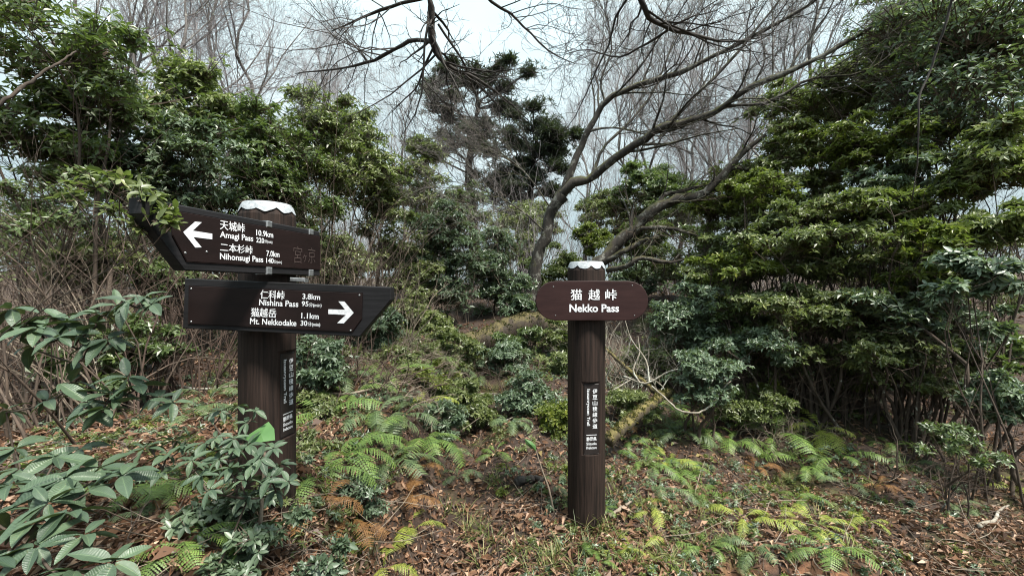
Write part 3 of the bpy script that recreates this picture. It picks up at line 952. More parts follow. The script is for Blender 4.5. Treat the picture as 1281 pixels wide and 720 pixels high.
def shrub(name, label, cat, X, Y, hw, hh, d, L, W, mat, nclump=14, tips=45, m=7, seed=0, stem='stem', nst=4, rz=0.45, depth=0.8, group=None, cr=0.42,
          twigmat='twig', base=None, srad=0.015, bare=3, clumps=None, light=False, upb=0.55, fine=False, spread=(50, 100)):
    """evergreen bush: crown centred on photo ray (X,Y) at distance d, half sizes in photo pixels; stems rise from the ground below"""
    rng = np.random.default_rng(1000 + seed)
    c = px(X, Y, d)
    rx, rzc = hw / F * d, hh / F * d
    ry = rx * depth
    if clumps is None:
        clumps = []
        light = d > 3.0 and not fine
        if light:
            nclump, tips, cr = int(nclump * 2.25), int(tips * .82), cr * 1.05
            L, W, m = L * 1.1, W * 1.18, m - 1
            rx, ry, rzc, rz = rx * 1.08, ry * 1.1, rzc * 1.15, rz * .85
        for _ in range(nclump):
            v = unit(rng.normal(size=3)) * rng.uniform(0.12, 1.0) ** 0.6
            r = cr * min(rx, max(rzc, rx * 0.5)) * rng.uniform(0.6, 1.4)
            clumps.append((c + v * np.array([max(rx - r * .6, .02), max(ry - r * .6, .02), max(rzc - r * rz * .6, .02)]), r, r * rz))
    if base is None:
        bx, by = c[0] + rng.normal(0, 0.1) * rx, c[1] + 0.15 * ry
    else:
        bx, by = base
    b = np.array([bx, by, float(gh(bx, by)) - 0.03])
    root = empty(name, b, label, cat, group)
    V, T, t, P, Cc = foliage_clumps(clumps, tips, m, L, W, rng, upb=upb, fine=fine, spread=spread, light=light, inner=.12)
    lv = link('foliage', build_mesh('foliage', V - b, tris=T, mat=M[mat], smooth=fine, tint=t), root)
    tag(lv, kind='stuff')
    # stems
    cen = np.array([k[0] for k in clumps])
    h = max(cen[:, 2].max() - b[2], 0.15)
    order = rng.permutation(len(clumps))[:nst]
    SP, SR = [], []
    for q, i in enumerate(order):
        e = cen[i] - np.array([0, 0, clumps[i][2] * 0.5])
        s = b + np.append(rng.normal(0, 0.05 * min(h, 2.0) + 0.015, 2), 0)
        mid1 = s + (e - s) * np.array([0.22, 0.22, 0.38]) + rng.normal(0, 0.05 * h, 3)
        mid2 = s + (e - s) * np.array([0.6, 0.6, 0.74]) + rng.normal(0, 0.05 * h, 3)
        r0 = srad * rng.uniform(0.7, 1.3)
        p, r = resample([s, mid1, mid2, e], [r0, r0 * .8, r0 * .5, r0 * .22], 9)
        p = p + rng.normal(0, 0.012 * h, p.shape) * np.linspace(0, 1, 9)[:, None] * (np.linspace(1, 0, 9)[:, None] + .3)
        SP.append(p); SR.append(r)
        Vs, Qs = tube_arrays(p[None], r[None], 6)
        link('stem', build_mesh('stem', Vs - b, Qs, mat=M[stem]), root)
    SP, SR = np.array(SP), np.array(SR)
    # branches to every clump, twigs to every whorl
    BP, BR = [], []
    flatP, flatR = SP[:, 3:8].reshape(-1, 3), SR[:, 3:8].ravel()
    for cc, r_, rz_ in clumps:
        e = cc - np.array([0, 0, rz_ * 0.5])
        dist = np.linalg.norm(flatP - e, axis=1) + 2.0 * np.maximum(flatP[:, 2] - e[2] + .1 * r_, 0)
        i = int(np.argmin(dist))
        s = flatP[i]
        mid = (s + e) / 2 + rng.normal(0, 0.09, 3) * np.linalg.norm(e - s) + np.array([0, 0, -0.06 * np.linalg.norm(e - s)])
        p, r = resample([s, mid, e], [flatR[i] * .7, flatR[i] * .5, max(flatR[i] * .3, .002)], 6)
        BP.append(p); BR.append(r)
    BP, BR = np.array(BP), np.array(BR)
    n = len(P)
    mid = Cc * 0.45 + P * 0.55 + np.array([0, 0, -0.12]) * np.linalg.norm(P - Cc, axis=1, keepdims=True) + rng.normal(0, .02, (n, 3))
    TP = np.stack([mid * .6 + Cc * .4, P], 1) if light else np.stack([Cc, mid, P], 1)
    TR = np.tile((np.array([[0.003, 0.0018]]) if light else np.array([[0.0035, 0.0028, 0.0018]])) * max(0.6, min(1.3, L / .06)), (n, 1))
    sets = [(BP, BR, 3 if light else 5), (TP, TR, 2 if light else 3)]
    if bare:
        a = sprout(BP, BR, bare, 0.1, 0.9, 0.8, 0.55 * np.linalg.norm(BP[:, -1] - BP[:, 0], axis=1) + .12, 4, 0.2, 0.05, rng)
        a2 = sprout(SP, SR, bare * 3, 0.15, 0.85, 0.7, 0.3 * h, 4, 0.18, 0.1, rng, rr=.3)
        a3 = sprout(*a2, 2, 0.25, 0.95, 0.7, 0.12 * h, 3, 0.2, 0.05, rng)
        sets += [(*a, 3), (*a2, 3), (*a3, 3)]
    Vs, Qs = tubes(sets)
    tag(link('twigs', build_mesh('twigs', Vs - b, Qs, mat=M[twigmat]), root), kind='stuff')
    return root

# evergreen walls on both sides (name, label, X, Y, half w, half h, distance, leaf L, W, material, clumps, tips ...)
EV = 'evergreen_shrub'
SH = 'shrub'
shrub(EV, 'tall dark evergreen overhanging the uppermost corner above the bare arching stems', SH, 55, 45, 150, 100, 3.1, .062, .024, 'dark', 15, 36, 7, 1, bare=6, nst=5, srad=.018)
shrub(EV, 'dark evergreen with sparse glossy leaves growing through the tangle of arching stems', SH, 105, 165, 115, 75, 3.5, .065, .025, 'dark', 20, 42, 6, 2, bare=5)
shrub(EV, 'pale-sheened evergreen rising just above the arrow tip of the upper direction board', SH, 225, 205, 85, 55, 3.9, .06, .024, 'teal', 18, 46, 7, 3)
shrub(EV, 'bright green evergreen under the bare grey trees, top of the dark shrub bank', SH, 250, 135, 80, 55, 4.8, .065, .026, 'mid', 18, 46, 7, 4)
shrub(EV, 'dark bushy evergreen right behind the white cap of the direction post', SH, 330, 195, 60, 70, 4.6, .06, .024, 'dark', 16, 46, 7, 5)
shrub(EV, 'loose evergreen with thin upright bare stems poking out of its top', SH, 395, 175, 60, 75, 5.4, .065, .026, 'mid', 16, 42, 7, 6, bare=5)
shrub(EV, 'olive evergreen above the fan of bare stems beside the direction post', SH, 455, 215, 60, 60, 6.2, .07, .027, 'mid', 16, 44, 7, 7)
shrub(EV, 'low broad evergreen between the bare stem fan and the drooping round shrub', SH, 490, 300, 45, 60, 6.4, .07, .026, 'mid', 14, 40, 7, 8, bare=4)
shrub(EV, 'drooping rounded shrub with pale green layered leaves in front of the pines', SH, 553, 318, 55, 78, 7.0, .075, .026, 'teal', 22, 60, 7, 9, upb=.8)
shrub(EV, 'dark blue-green shrub tucked between the drooping round shrub and leaning bare tree', SH, 618, 335, 40, 62, 8.0, .08, .03, 'teal', 16, 50, 7, 10)
shrub(EV, 'small leafy shrub at the foot of the leaning bare tree', SH, 648, 378, 32, 30, 6.5, .07, .024, 'teal', 9, 40, 7, 11, nst=3)
shrub(EV, 'small shrub showing under the arrow tip of the lower direction board', SH, 468, 405, 38, 32, 4.4, .05, .02, 'teal', 12, 42, 7, 12, nst=3)
shrub(EV, 'low blue-green shrub behind the direction post below the lower board', SH, 398, 455, 42, 34, 3.2, .045, .019, 'teal', 12, 40, 7, 13, nst=3)
shrub(EV, 'low olive groundcover bush on the slope before the mossy log', SH, 505, 435, 60, 24, 4.8, .045, .018, 'mid', 14, 40, 6, 14, nst=4, bare=2)
shrub(EV, 'pale blue-green rounded bush beside the round-ended name post', SH, 662, 502, 46, 33, 4.1, .042, .017, 'teal', 16, 46, 7, 15, nst=4)
shrub(EV, 'small-leaved teal bush growing among ferns by the path edge', SH, 452, 622, 38, 36, 2.15, .027, .012, 'teal', 14, 44, 7, 16, nst=4, srad=.008, bare=2)
shrub(EV, 'low leafy groundcover bush at the very bottom below the direction post', SH, 300, 672, 105, 46, 1.45, .038, .016, 'teal', 22, 34, 7, 17, nst=5, srad=.006, bare=2, fine=True, base=(-.95, 1.5))
shrub(EV, 'small teal seedling clump beside the lime frond at the bottom edge', SH, 405, 704, 42, 26, 1.5, .036, .016, 'teal', 9, 26, 7, 18, nst=3, srad=.005, bare=1, fine=True)
# right-hand bank
shrub(EV, 'tallest evergreen with large pale-sheened leaves in the uppermost right bank', SH, 1205, 80, 120, 110, 4.7, .075, .029, 'teal', 26, 46, 7, 21, nst=6, srad=.018)
shrub(EV, 'dark evergreen behind the hanging bare vine on the upper bank', SH, 1105, 85, 75, 60, 5.7, .075, .028, 'mid', 18, 46, 7, 22, nst=5, srad=.018)
shrub(EV, 'dark evergreen where the leaning tree limbs meet the bank', SH, 1005, 145, 75, 45, 6.5, .075, .028, 'mid', 16, 46, 7, 23, nst=5)
shrub(EV, 'yellowish green evergreen spreading below the tips of the leaning tree', SH, 1000, 200, 80, 40, 5.8, .07, .027, 'mid', 18, 48, 7, 24, nst=5, rz=.35)
shrub(EV, 'sunlit green evergreen layer crossing the bank under the hanging vine', SH, 1095, 180, 90, 42, 5.0, .066, .026, 'lime', 20, 46, 7, 25, nst=5, rz=.32)
shrub(EV, 'large evergreen with silvery leaves halfway up the outermost bank', SH, 1235, 195, 80, 48, 4.1, .066, .026, 'mid', 18, 46, 7, 26, nst=5, srad=.011, rz=.35)
shrub(EV, 'lime green rounded shrub beside the pale fallen trunk', SH, 905, 245, 50, 42, 6.4, .065, .025, 'lime', 16, 50, 7, 27, nst=4)
shrub(EV, 'layered evergreen with flat sprays over dark stems near the pale fallen trunk', SH, 935, 300, 75, 30, 5.4, .065, .025, 'mid', 14, 46, 7, 28, nst=5, rz=.25, srad=.018, bare=6)
shrub(EV, 'wide evergreen spray lit on top above the brown stem thicket', SH, 1065, 268, 100, 28, 4.6, .065, .026, 'mid', 16, 44, 7, 29, nst=5, rz=.22, srad=.018, bare=6)
shrub(EV, 'flat-topped evergreen spray with a few orange leaves above the shaded hollow', SH, 1020, 380, 105, 22, 4.3, .06, .024, 'mid', 16, 44, 7, 30, nst=6, rz=.2, srad=.018, bare=6)
shrub(EV, 'near evergreen with broad pale leaves at the outer edge of the bank', SH, 1235, 345, 68, 50, 3.3, .075, .03, 'teal', 16, 30, 7, 31, nst=5, srad=.008, rz=.28, fine=True, spread=(65, 100))
shrub(EV, 'narrow evergreen spray just above the broad pale-leaved edge shrub', SH, 1150, 300, 55, 22, 3.9, .062, .026, 'lime', 10, 34, 7, 32, nst=4, rz=.25)
shrub(EV, 'bushy blue-green shrub directly behind the round-ended name board', SH, 858, 395, 48, 50, 4.9, .06, .022, 'teal', 18, 46, 7, 33, nst=4)
shrub(EV, 'small-leaved shrub hanging over the white bent dead branch', SH, 885, 475, 48, 40, 3.9, .042, .018, 'teal', 16, 40, 7, 34, nst=4, rz=.3)
shrub(EV, 'far yellow-green shrub seen above the white cap of the name post', SH, 742, 298, 26, 20, 9.0, .085, .03, 'lime', 10, 40, 7, 35, nst=3)
shrub(EV, 'far dark evergreen ridge shrub behind the leaning tree fork', SH, 825, 232, 60, 30, 9.5, .10, .036, 'dark', 16, 46, 7, 36, nst=4)
shrub(EV, 'far brownish evergreen between the two limbs of the leaning tree', SH, 775, 268, 55, 28, 10.5, .10, .034, 'mid', 14, 40, 7, 37, nst=4, bare=6)
shrub(EV, 'shaded low shrub under the flat-topped spray near the mossy stone', SH, 985, 450, 75, 22, 4.8, .055, .022, 'mid', 12, 32, 7, 38, nst=5, rz=.25, bare=5)
shrub(EV, 'shaded evergreen clump low at the outer edge of the leaf slope', SH, 1235, 440, 55, 30, 4.0, .065, .026, 'dark', 10, 30, 7, 39, nst=4, rz=.3, bare=5)
shrub('yellow_shrub', 'little yellow leaved bush on the leaf slope beyond the ferns', SH, 962, 484, 22, 9, 4.4, .04, .02, 'lime', 6, 26, 6, 40, nst=3, srad=.006, bare=1)
shrub(EV, 'low dull green bush in the dark hollow at the outer leaf slope', SH, 1205, 555, 60, 26, 2.9, .045, .016, 'dark', 12, 26, 6, 41, nst=4, srad=.008, bare=4)
shrub(EV, 'dark backing evergreen behind the layered sprays of the bank', SH, 1130, 330, 160, 70, 6.8, .085, .032, 'mid', 20, 36, 7, 42, nst=7, srad=.018, bare=6)
shrub(EV, 'dark backing evergreen behind the arching bare stems', SH, 90, 290, 150, 90, 5.2, .08, .03, 'dark', 22, 34, 7, 43, nst=6, bare=6)
shrub(EV, 'dark backing evergreen behind the two direction boards', SH, 330, 300, 120, 70, 6.5, .09, .034, 'dark', 22, 36, 7, 44, nst=6, bare=6)
shrub(EV, 'dim evergreen behind the pale fallen trunk', SH, 870, 330, 70, 50, 8.0, .09, .034, 'dark', 18, 36, 7, 45, nst=5, bare=5)

shrub(EV, 'pale leafy evergreen filling the space behind the upper board and its arrow', SH, 255, 262, 95, 48, 4.4, .06, .024, 'teal', 16, 42, 7, 61, nst=4, bare=4)
shrub(EV, 'thin evergreen mixed with bare stems behind the white cap of the direction post', SH, 380, 255, 70, 55, 5.0, .065, .025, 'dark', 12, 34, 7, 62, nst=4, bare=6)
shrub(EV, 'sparse leafy evergreen inside the brown tangle at the picture edge', SH, 50, 240, 90, 60, 3.0, .055, .022, 'dark', 10, 26, 6, 63, nst=4, bare=6)
shrub(EV, 'sunlit silvery spray between the sunlit layer and the wide spray', SH, 1150, 225, 90, 40, 4.6, .065, .026, 'teal', 14, 40, 7, 64, nst=4, rz=.3)
shrub(EV, 'olive spray hanging between the lime rounded shrub and the wide spray', SH, 990, 258, 70, 34, 5.4, .065, .026, 'mid', 14, 40, 7, 65, nst=4, rz=.3)
shrub(EV, 'thin spray of green leaves hung in the brown stems above the flat-topped spray', SH, 1080, 330, 90, 26, 4.8, .06, .024, 'mid', 12, 34, 7, 66, nst=4, rz=.25, bare=5)
shrub(EV, 'leafy spray below the pale fallen trunk beside the name board', SH, 905, 355, 55, 36, 5.3, .06, .024, 'mid', 14, 38, 7, 67, nst=4, rz=.3, bare=5)
shrub(EV, 'silver-leaved shrub low under the broad pale-leaved edge shrub', SH, 1180, 400, 70, 34, 3.9, .06, .025, 'teal', 12, 30, 7, 68, nst=4, rz=.3, bare=4)
shrub(EV, 'low leafy bush filling the slope between log and direction boards', SH, 545, 415, 34, 22, 5.6, .055, .022, 'mid', 9, 36, 7, 69, nst=3)
shrub(EV, 'mixed low bush behind the name post and bleached brush', SH, 815, 450, 50, 30, 5.2, .05, .02, 'mid', 12, 36, 7, 70, nst=4, bare=5)
shrub(EV, 'ridge evergreen closing the gap between pines and rounded shrub', SH, 580, 260, 34, 34, 10.5, .10, .036, 'dark', 10, 36, 7, 71, nst=3)
shrub(EV, 'uppermost evergreen crown beyond the tall silver bank shrub', SH, 1150, 20, 80, 60, 6.2, .085, .032, 'dark', 16, 44, 7, 72, nst=4)

LOW = [
    ('low tangled bush between the direction post and the feathery fern', 405, 505, 34, 22, 3.0, .042, .017, 'mid'), ('leafy clump beside the path below the pale curved stick', 545, 525, 30, 18, 3.5, .04, .016, 'teal'),
    ('small olive bush between the feathery fern and the pale rounded bush', 598, 515, 26, 14, 3.9, .04, .016, 'mid'), ('bush crowding the near side of the mossy log end', 565, 440, 34, 18, 5.0, .05, .02, 'mid'),
    ('grey-green bush under the lower board beyond the fan of stems', 455, 430, 44, 24, 4.6, .05, .02, 'teal'), ('low dark bush against the mossy log middle', 655, 425, 30, 16, 5.6, .05, .02, 'dark'),
    ('green bush peeping out from behind the name board on the log side', 712, 425, 28, 22, 5.6, .055, .022, 'mid'), ('bushy sprigs on the slope between the two boards of the post and log', 510, 470, 40, 18, 4.0, .042, .017, 'lime'),
    ('leafy sprigs hugging the path side of the direction post', 385, 560, 26, 20, 2.3, .034, .014, 'mid'), ('small bush growing against the back of the direction post foot', 370, 590, 24, 20, 2.1, .034, .014, 'teal'),
    ('far grey-green bush closing the view beside the tall pine foot', 545, 262, 40, 26, 11.5, .10, .036, 'teal'), ('far olive bush closing the view under the lower pine', 672, 275, 36, 24, 12.0, .11, .04, 'mid'),
    ('far dark bush between the leaning tree and the pale leaning tree', 745, 262, 42, 22, 12.5, .11, .04, 'dark'), ('far olive bush showing above the pale leaning tree', 845, 270, 46, 24, 11.5, .11, .04, 'mid'),
    ('far dim bush above the drooping rounded shrub', 500, 240, 40, 26, 11.0, .10, .036, 'mid'), ('dim bush filling the space under the pale leaning tree', 800, 345, 40, 30, 8.4, .08, .03, 'teal'),
    ('small lit shoot of leaves among the brown brush behind the upright rhododendron', 110, 330, 60, 34, 3.4, .055, .022, 'mid'), ('scattered leaves in the brown brush behind the lower board end', 205, 350, 40, 34, 3.8, .055, .022, 'dark'),
    ('long flat spray of pale leaves crossing the brown stems of the bank', 1010, 300, 95, 20, 4.4, .058, .023, 'mid'), ('fine leaved layer in front of the outer dark stems', 1120, 375, 85, 22, 4.1, .056, .022, 'teal'),
    ('light green layer beneath the yellowish evergreen', 945, 240, 62, 26, 5.3, .06, .024, 'lime'), ('bright leaf layer at the heart of the bank below the hanging vine', 1120, 255, 75, 24, 4.5, .06, .024, 'lime'),
    ('lit leafy layer low beside the name board', 925, 330, 60, 24, 4.7, .056, .022, 'lime'), ('glossy leaf layer at the outermost edge above the pale-leaved shrub', 1250, 280, 55, 26, 3.7, .062, .025, 'mid'),
    ('low leafy skirt of the bank in front of its dark stems', 960, 435, 55, 18, 4.3, .05, .02, 'teal'), ('leafy skirt of the bank nearest the outer dark hollow', 1120, 440, 60, 18, 4.0, .05, .02, 'mid'),
    # low cover between the path, the log and the bank
    ('low leafy bush under the far side of the mossy log', 590, 455, 34, 16, 5.3, .05, .02, 'mid'), ('grey-green low bush before the mossy log beside the dry spiky stems', 630, 452, 32, 18, 5.2, .05, .02, 'teal'),
    ('dense low bush on the rise just under the drooping rounded shrub', 520, 395, 40, 24, 6.2, .06, .024, 'mid'), ('green bush at the log end where it meets the slope', 548, 462, 26, 16, 4.8, .05, .02, 'lime'),
    ('spreading low bush uphill of the feathery fern', 470, 462, 48, 24, 3.9, .045, .018, 'mid'), ('low shrub between feathery fern and the pale curved stick', 575, 492, 32, 15, 4.1, .042, .016, 'mid'),
    ('small shrub tucked behind the name post toward the log', 705, 455, 30, 22, 5.0, .05, .02, 'mid'), ('tiny leafy shrub right behind the name post at its middle', 700, 520, 22, 18, 3.7, .04, .016, 'lime'),
    ('low shrub just below the bleached brush', 790, 505, 30, 16, 4.0, .04, .016, 'mid'), ('low leafy mat behind the sunny fern bed', 930, 500, 50, 14, 4.3, .045, .018, 'mid'),
    ('dark leafy cover at the foot of the bank stems', 1050, 455, 80, 20, 5.0, .055, .022, 'dark'), ('leafy cover under the outer bank beside the dark hollow', 1150, 470, 60, 22, 4.2, .05, .02, 'mid'),
    ('hip-high shrub in front of the bank stems', 1000, 415, 75, 26, 4.6, .055, .022, 'mid'), ('layered spray low in front of the outer bank stems', 1105, 400, 70, 24, 4.3, .055, .022, 'mid'),
    ('dark shrub between the fallen trunk and bank stems', 925, 405, 52, 28, 4.9, .055, .022, 'dark'), ('drooping spray at the outermost edge above the hollow', 1262, 490, 40, 26, 3.4, .055, .022, 'teal'),
    ('short yellowish bush in the bank shade beside the stone', 1085, 475, 34, 12, 4.7, .045, .018, 'lime'), ('green bank shrub directly beneath the wide spray', 1000, 330, 60, 26, 4.7, .06, .024, 'mid'),
    ('bright spray layered over the outer dark stems', 1170, 350, 70, 20, 4.0, .06, .024, 'lime'), ('mid-height bush at the back of the bare stem fan', 420, 330, 50, 40, 5.2, .06, .024, 'mid'),
    ('shadowed bush low behind the upright rhododendron', 150, 440, 70, 30, 3.2, .05, .02, 'dark'), ('green undergrowth behind the lower board tip', 520, 350, 40, 36, 6.6, .065, .025, 'mid'),
    ('fresh green bush at the top of the path under the leaning tree', 690, 340, 40, 34, 7.6, .075, .03, 'mid'), ('green bush behind the fork of the pale leaning tree', 800, 310, 44, 36, 7.4, .075, .03, 'mid'),
    ('olive bush filling the gap between pines and leaning tree', 650, 290, 44, 36, 9.8, .09, .034, 'mid'), ('tall olive bush rising beside the tall pine trunk', 530, 215, 40, 50, 9.6, .09, .034, 'mid'),
    ('dark tall bush behind the loose evergreen', 440, 165, 44, 44, 8.4, .085, .032, 'mid'), ]
for i, q in enumerate(LOW):
    big = 1.3 if q[2] > 380 and q[5] < 6.5 else 1.0
    shrub(EV, q[0], SH, q[1], q[2], q[3] * big, q[4] * big, *q[5:], 12, 40, 7, 100 + i, nst=4, rz=.4, bare=1)

# spray of leaves reaching over the tip of the upper board
def over_spray():
    cl = [(px(x, y, d), .05 * s, .028 * s) for x, y, d, s in ((150, 222, 1.24, 1), (172, 236, 1.22, 1), (192, 246, 1.22, 1), (207, 262, 1.2, .8), (213, 277, 1.2, .55), (178, 282, 1.22, .7), (120, 230, 1.3, 1), (95, 245, 1.35, 1), (140, 262, 1.3, .7))]
    shrub('evergreen_shrub', 'thin leafy shoot drooping across the tip of the upper direction board', SH, 150, 240, 40, 20, 1.25, .036, .015, 'mid', 0, 9, 5, 50, nst=2, srad=.0035, bare=1, clumps=cl, base=(-2.7, 1.75), fine=True)
over_spray()

# ---- rhododendrons close to the camera: every leaf is an object
def big_leaf_mesh(k):
    rng = np.random.default_rng(70 + k)
    nu, nv = 11, 7
    u = np.linspace(0, 1, nu); v = np.linspace(-1, 1, nv)
    prof = np.sin(PI * np.clip(u, 0, 1) ** 0.85) ** 0.75 * 0.5 * (0.35 + 0.06 * rng.random())
    prof[0] = 0.012; prof[-1] = 0.004
    U, Vv = np.meshgrid(u, v, indexing='ij')
    wv = 0.012 * np.sin(U * 14 + Vv * 2 + rng.random() * 6) * np.abs(Vv)
    droop = rng.uniform(0.10, 0.36)
    X = U - 0.06 * droop * U ** 2
    Yc = Vv * prof[:, None] + 0.03 * rng.normal() * U ** 2
    Z = np.abs(Vv) * prof[:, None] * 0.32 - droop * U ** 2.1 + wv + 0.12 * U
    P = np.stack([X, Yc, Z], -1).reshape(-1, 3)
    ii = np.arange((nu - 1) * nv).reshape(nu - 1, nv)[:, :-1]
    Q = np.stack([ii, ii + nv, ii + nv + 1, ii + 1], -1)
    return build_mesh('leaf', P, Q, mat=M['rhodo'], tint=(0.35 + 0.5 * rng.random() + 0 * U), mid=np.abs(Vv) + 0.05)
BIG = [big_leaf_mesh(k) for k in range(6)]

def rhododendron(label, base, whorls, seed, leaf_mat=None):
    """whorls: (X, Y, distance, leaf length, number, tilt azimuth, tilt)"""
    rng = np.random.default_rng(seed)
    b = np.array([base[0], base[1], float(gh(*base)) - 0.02])
    root = empty('rhododendron', b, label, 'shrub')
    pts = np.array([px(*q[:3]) for q in whorls])
    done = [b]
    par = []
    order = np.argsort(np.linalg.norm(pts - b, axis=1))
    anchor = b + np.array([0, 0, 0.10])
    nodes = [anchor]
    for i in order:
        nd = np.array(nodes)
        e = pts[i] - np.array([0, 0, 0.01])
        sc = np.linalg.norm(nd - e, axis=1) + 0.25 * np.linalg.norm(nd - anchor, axis=1) * 0 + 0.6 * np.maximum(nd[:, 2] - e[2] + .03, 0)
        s = nd[int(np.argmin(sc))]
        ln = np.linalg.norm(e - s)
        mid = s * .5 + e * .5 + rng.normal(0, .05, 3) * ln - np.array([0, 0, .12 * ln])
        r0 = 0.003 + 0.003 * min(ln / .6, 1)
        p, r = resample([s, mid, e], [r0, r0 * .8, .0028], 8)
        Vv, Qq = tube_arrays(p[None], r[None], 7)
        link('stem', build_mesh('stem', Vv - b, Qq, mat=M['stem']), root)
        nodes += [p[4], p[6], e]
    p, r = resample([b, b + [0.01, .0, .05], anchor], [.014, .012, .01], 5)
    Vv, Qq = tube_arrays(p[None], r[None], 8)
    link('stem', build_mesh('stem', Vv - b, Qq, mat=M['stem']), root)
    for q, pt in zip(whorls, pts):
        L, m = q[3], q[4]
        taz, tl = (q[5], q[6]) if len(q) > 5 else (rng.uniform(0, 6.28), rng.uniform(.15, .5))
        ax = Vector((math.cos(taz) * math.sin(tl), math.sin(taz) * math.sin(tl), math.cos(tl)))
        Rw = ax.to_track_quat('Z', 'Y').to_matrix()
        a0 = rng.uniform(0, 6.28)
        for k in range(m):
            az = a0 + k * 2.4 + rng.normal(0, .2)
            el = math.radians(rng.uniform(-44, 4) + (30 if k >= m - 2 else 0))
            o = link('leaf', BIG[int(rng.integers(6))], root)
            d = Vector((math.cos(az) * math.cos(el), math.sin(az) * math.cos(el), math.sin(el)))
            Rl = Matrix.Rotation(az, 3, 'Z') @ Matrix.Rotation(-el, 3, 'Y') @ Matrix.Rotation(rng.normal(0, .2), 3, 'X')
            s = L * rng.uniform(.55, 1.05)
            mw = Matrix.Translation(Vector((pt - b).tolist()) + Rw @ (d * L * .05)) @ (Rw @ Rl).to_4x4() @ Matrix.Diagonal((s, s * rng.uniform(.85, 1.1), s, 1))
            o.matrix_local = mw
    return root

rhododendron('large-leaved rhododendron filling the bottom corner with broad dull green leaves', (-1.25, .95),
             [(45, 682, 1.02, .118, 9, 4.7, .35), (82, 596, 1.2, .115, 9, 4.6, .4), (60, 628, 1.12, .115, 9, 4.5, .3), (86, 640, 1.1, .115, 7), (142, 702, 1.0, .10, 8, 4.8, .3),
              (125, 584, 1.28, .11, 7), (152, 594, 1.25, .11, 6), (12, 606, 1.2, .115, 9), (-10, 645, 1.1, .118, 8), (25, 585, 1.35, .12, 7), (110, 612, 1.2, .11, 6), (-20, 700, 1.0, .12, 7), (40, 655, 1.1, .105, 8), (105, 668, 1.05, .09, 7), (95, 712, .98, .1, 7), (70, 570, 1.35, .1, 8), (100, 560, 1.4, .09, 7), (20, 560, 1.4, .1, 7), (180, 560, 1.4, .085, 7), (50, 605, 1.25, .105, 8)], 301)
rhododendron('upright rhododendron with whitish-sheened leaf rosettes before the bare brown stems', (-1.75, 1.55),
             [(160, 377, 1.52, .112, 9, 4.6, .35), (180, 371, 1.56, .105, 8, 5.4, .3), (146, 382, 1.58, .10, 6), (48, 409, 1.48, .12, 9, 4.3, .35), (82, 402, 1.55, .11, 9, 4.7, .3), (72, 421, 1.45, .11, 8, 4.7, .4), (100, 419, 1.5, .10, 7),
              (135, 424, 1.5, .105, 7, 5.2, .4), (148, 428, 1.52, .10, 6), (160, 471, 1.45, .108, 8, 5.0, .4), (110, 503, 1.4, .115, 8, 4.6, .4), (130, 511, 1.38, .10, 8), (200, 496, 1.45, .08, 6, 5.5, .5), (216, 503, 1.45, .07, 6, 5.6, .6),
              (14, 386, 1.5, .11, 8, 4.0, .3), (40, 432, 1.55, .11, 6), (92, 450, 1.55, .11, 6), (8, 512, 1.5, .08, 6), (120, 405, 1.52, .10, 8), (58, 398, 1.55, .105, 8), (30, 405, 1.5, .105, 8), (110, 432, 1.5, .1, 8), (88, 478, 1.5, .1, 7), (138, 492, 1.42, .1, 8), (172, 482, 1.45, .095, 7), (60, 500, 1.5, .085, 6), (125, 392, 1.56, .1, 8), (190, 380, 1.55, .09, 7)], 302)
rhododendron('rhododendron thicket of small dark leaves hiding the foot of the direction post', (-.95, 1.32),
             [(292, 548, 1.42, .064, 8), (270, 547, 1.45, .06, 8), (255, 553, 1.45, .072, 8), (326, 573, 1.38, .064, 9, 4.9, .4), (316, 581, 1.36, .06, 8), (339, 596, 1.36, .064, 9, 5.2, .4), (342, 560, 1.42, .06, 8),
              (361, 602, 1.36, .062, 7, 5.6, .6), (292, 561, 1.38, .06, 8), (230, 556, 1.42, .064, 7), (252, 594, 1.3, .06, 7, 4.4, .4), (262, 612, 1.28, .06, 7, 4.3, .5), (218, 550, 1.45, .06, 7), (208, 568, 1.42, .064, 6),
              (288, 584, 1.34, .064, 8), (305, 600, 1.32, .06, 7), (240, 575, 1.38, .06, 7), (274, 574, 1.36, .06, 8), (310, 556, 1.44, .066, 8), (200, 590, 1.4, .07, 6), (190, 556, 1.5, .07, 6), (228, 535, 1.5, .06, 6), (345, 612, 1.4, .06, 8), (325, 600, 1.42, .06, 8), (300, 590, 1.45, .06, 8), (350, 580, 1.46, .065, 8), (310, 620, 1.4, .06, 8), (280, 560, 1.48, .065, 7), (262, 585, 1.4, .06, 8)], 303)
rh = rhododendron('light green leafy sprig standing against the direction post', (-.98, 1.5),
                  [(298, 507, 1.55, .055, 8), (277, 513, 1.55, .05, 7), (319, 513, 1.52, .05, 7), (262, 519, 1.55, .045, 6), (308, 528, 1.5, .05, 7)], 304)
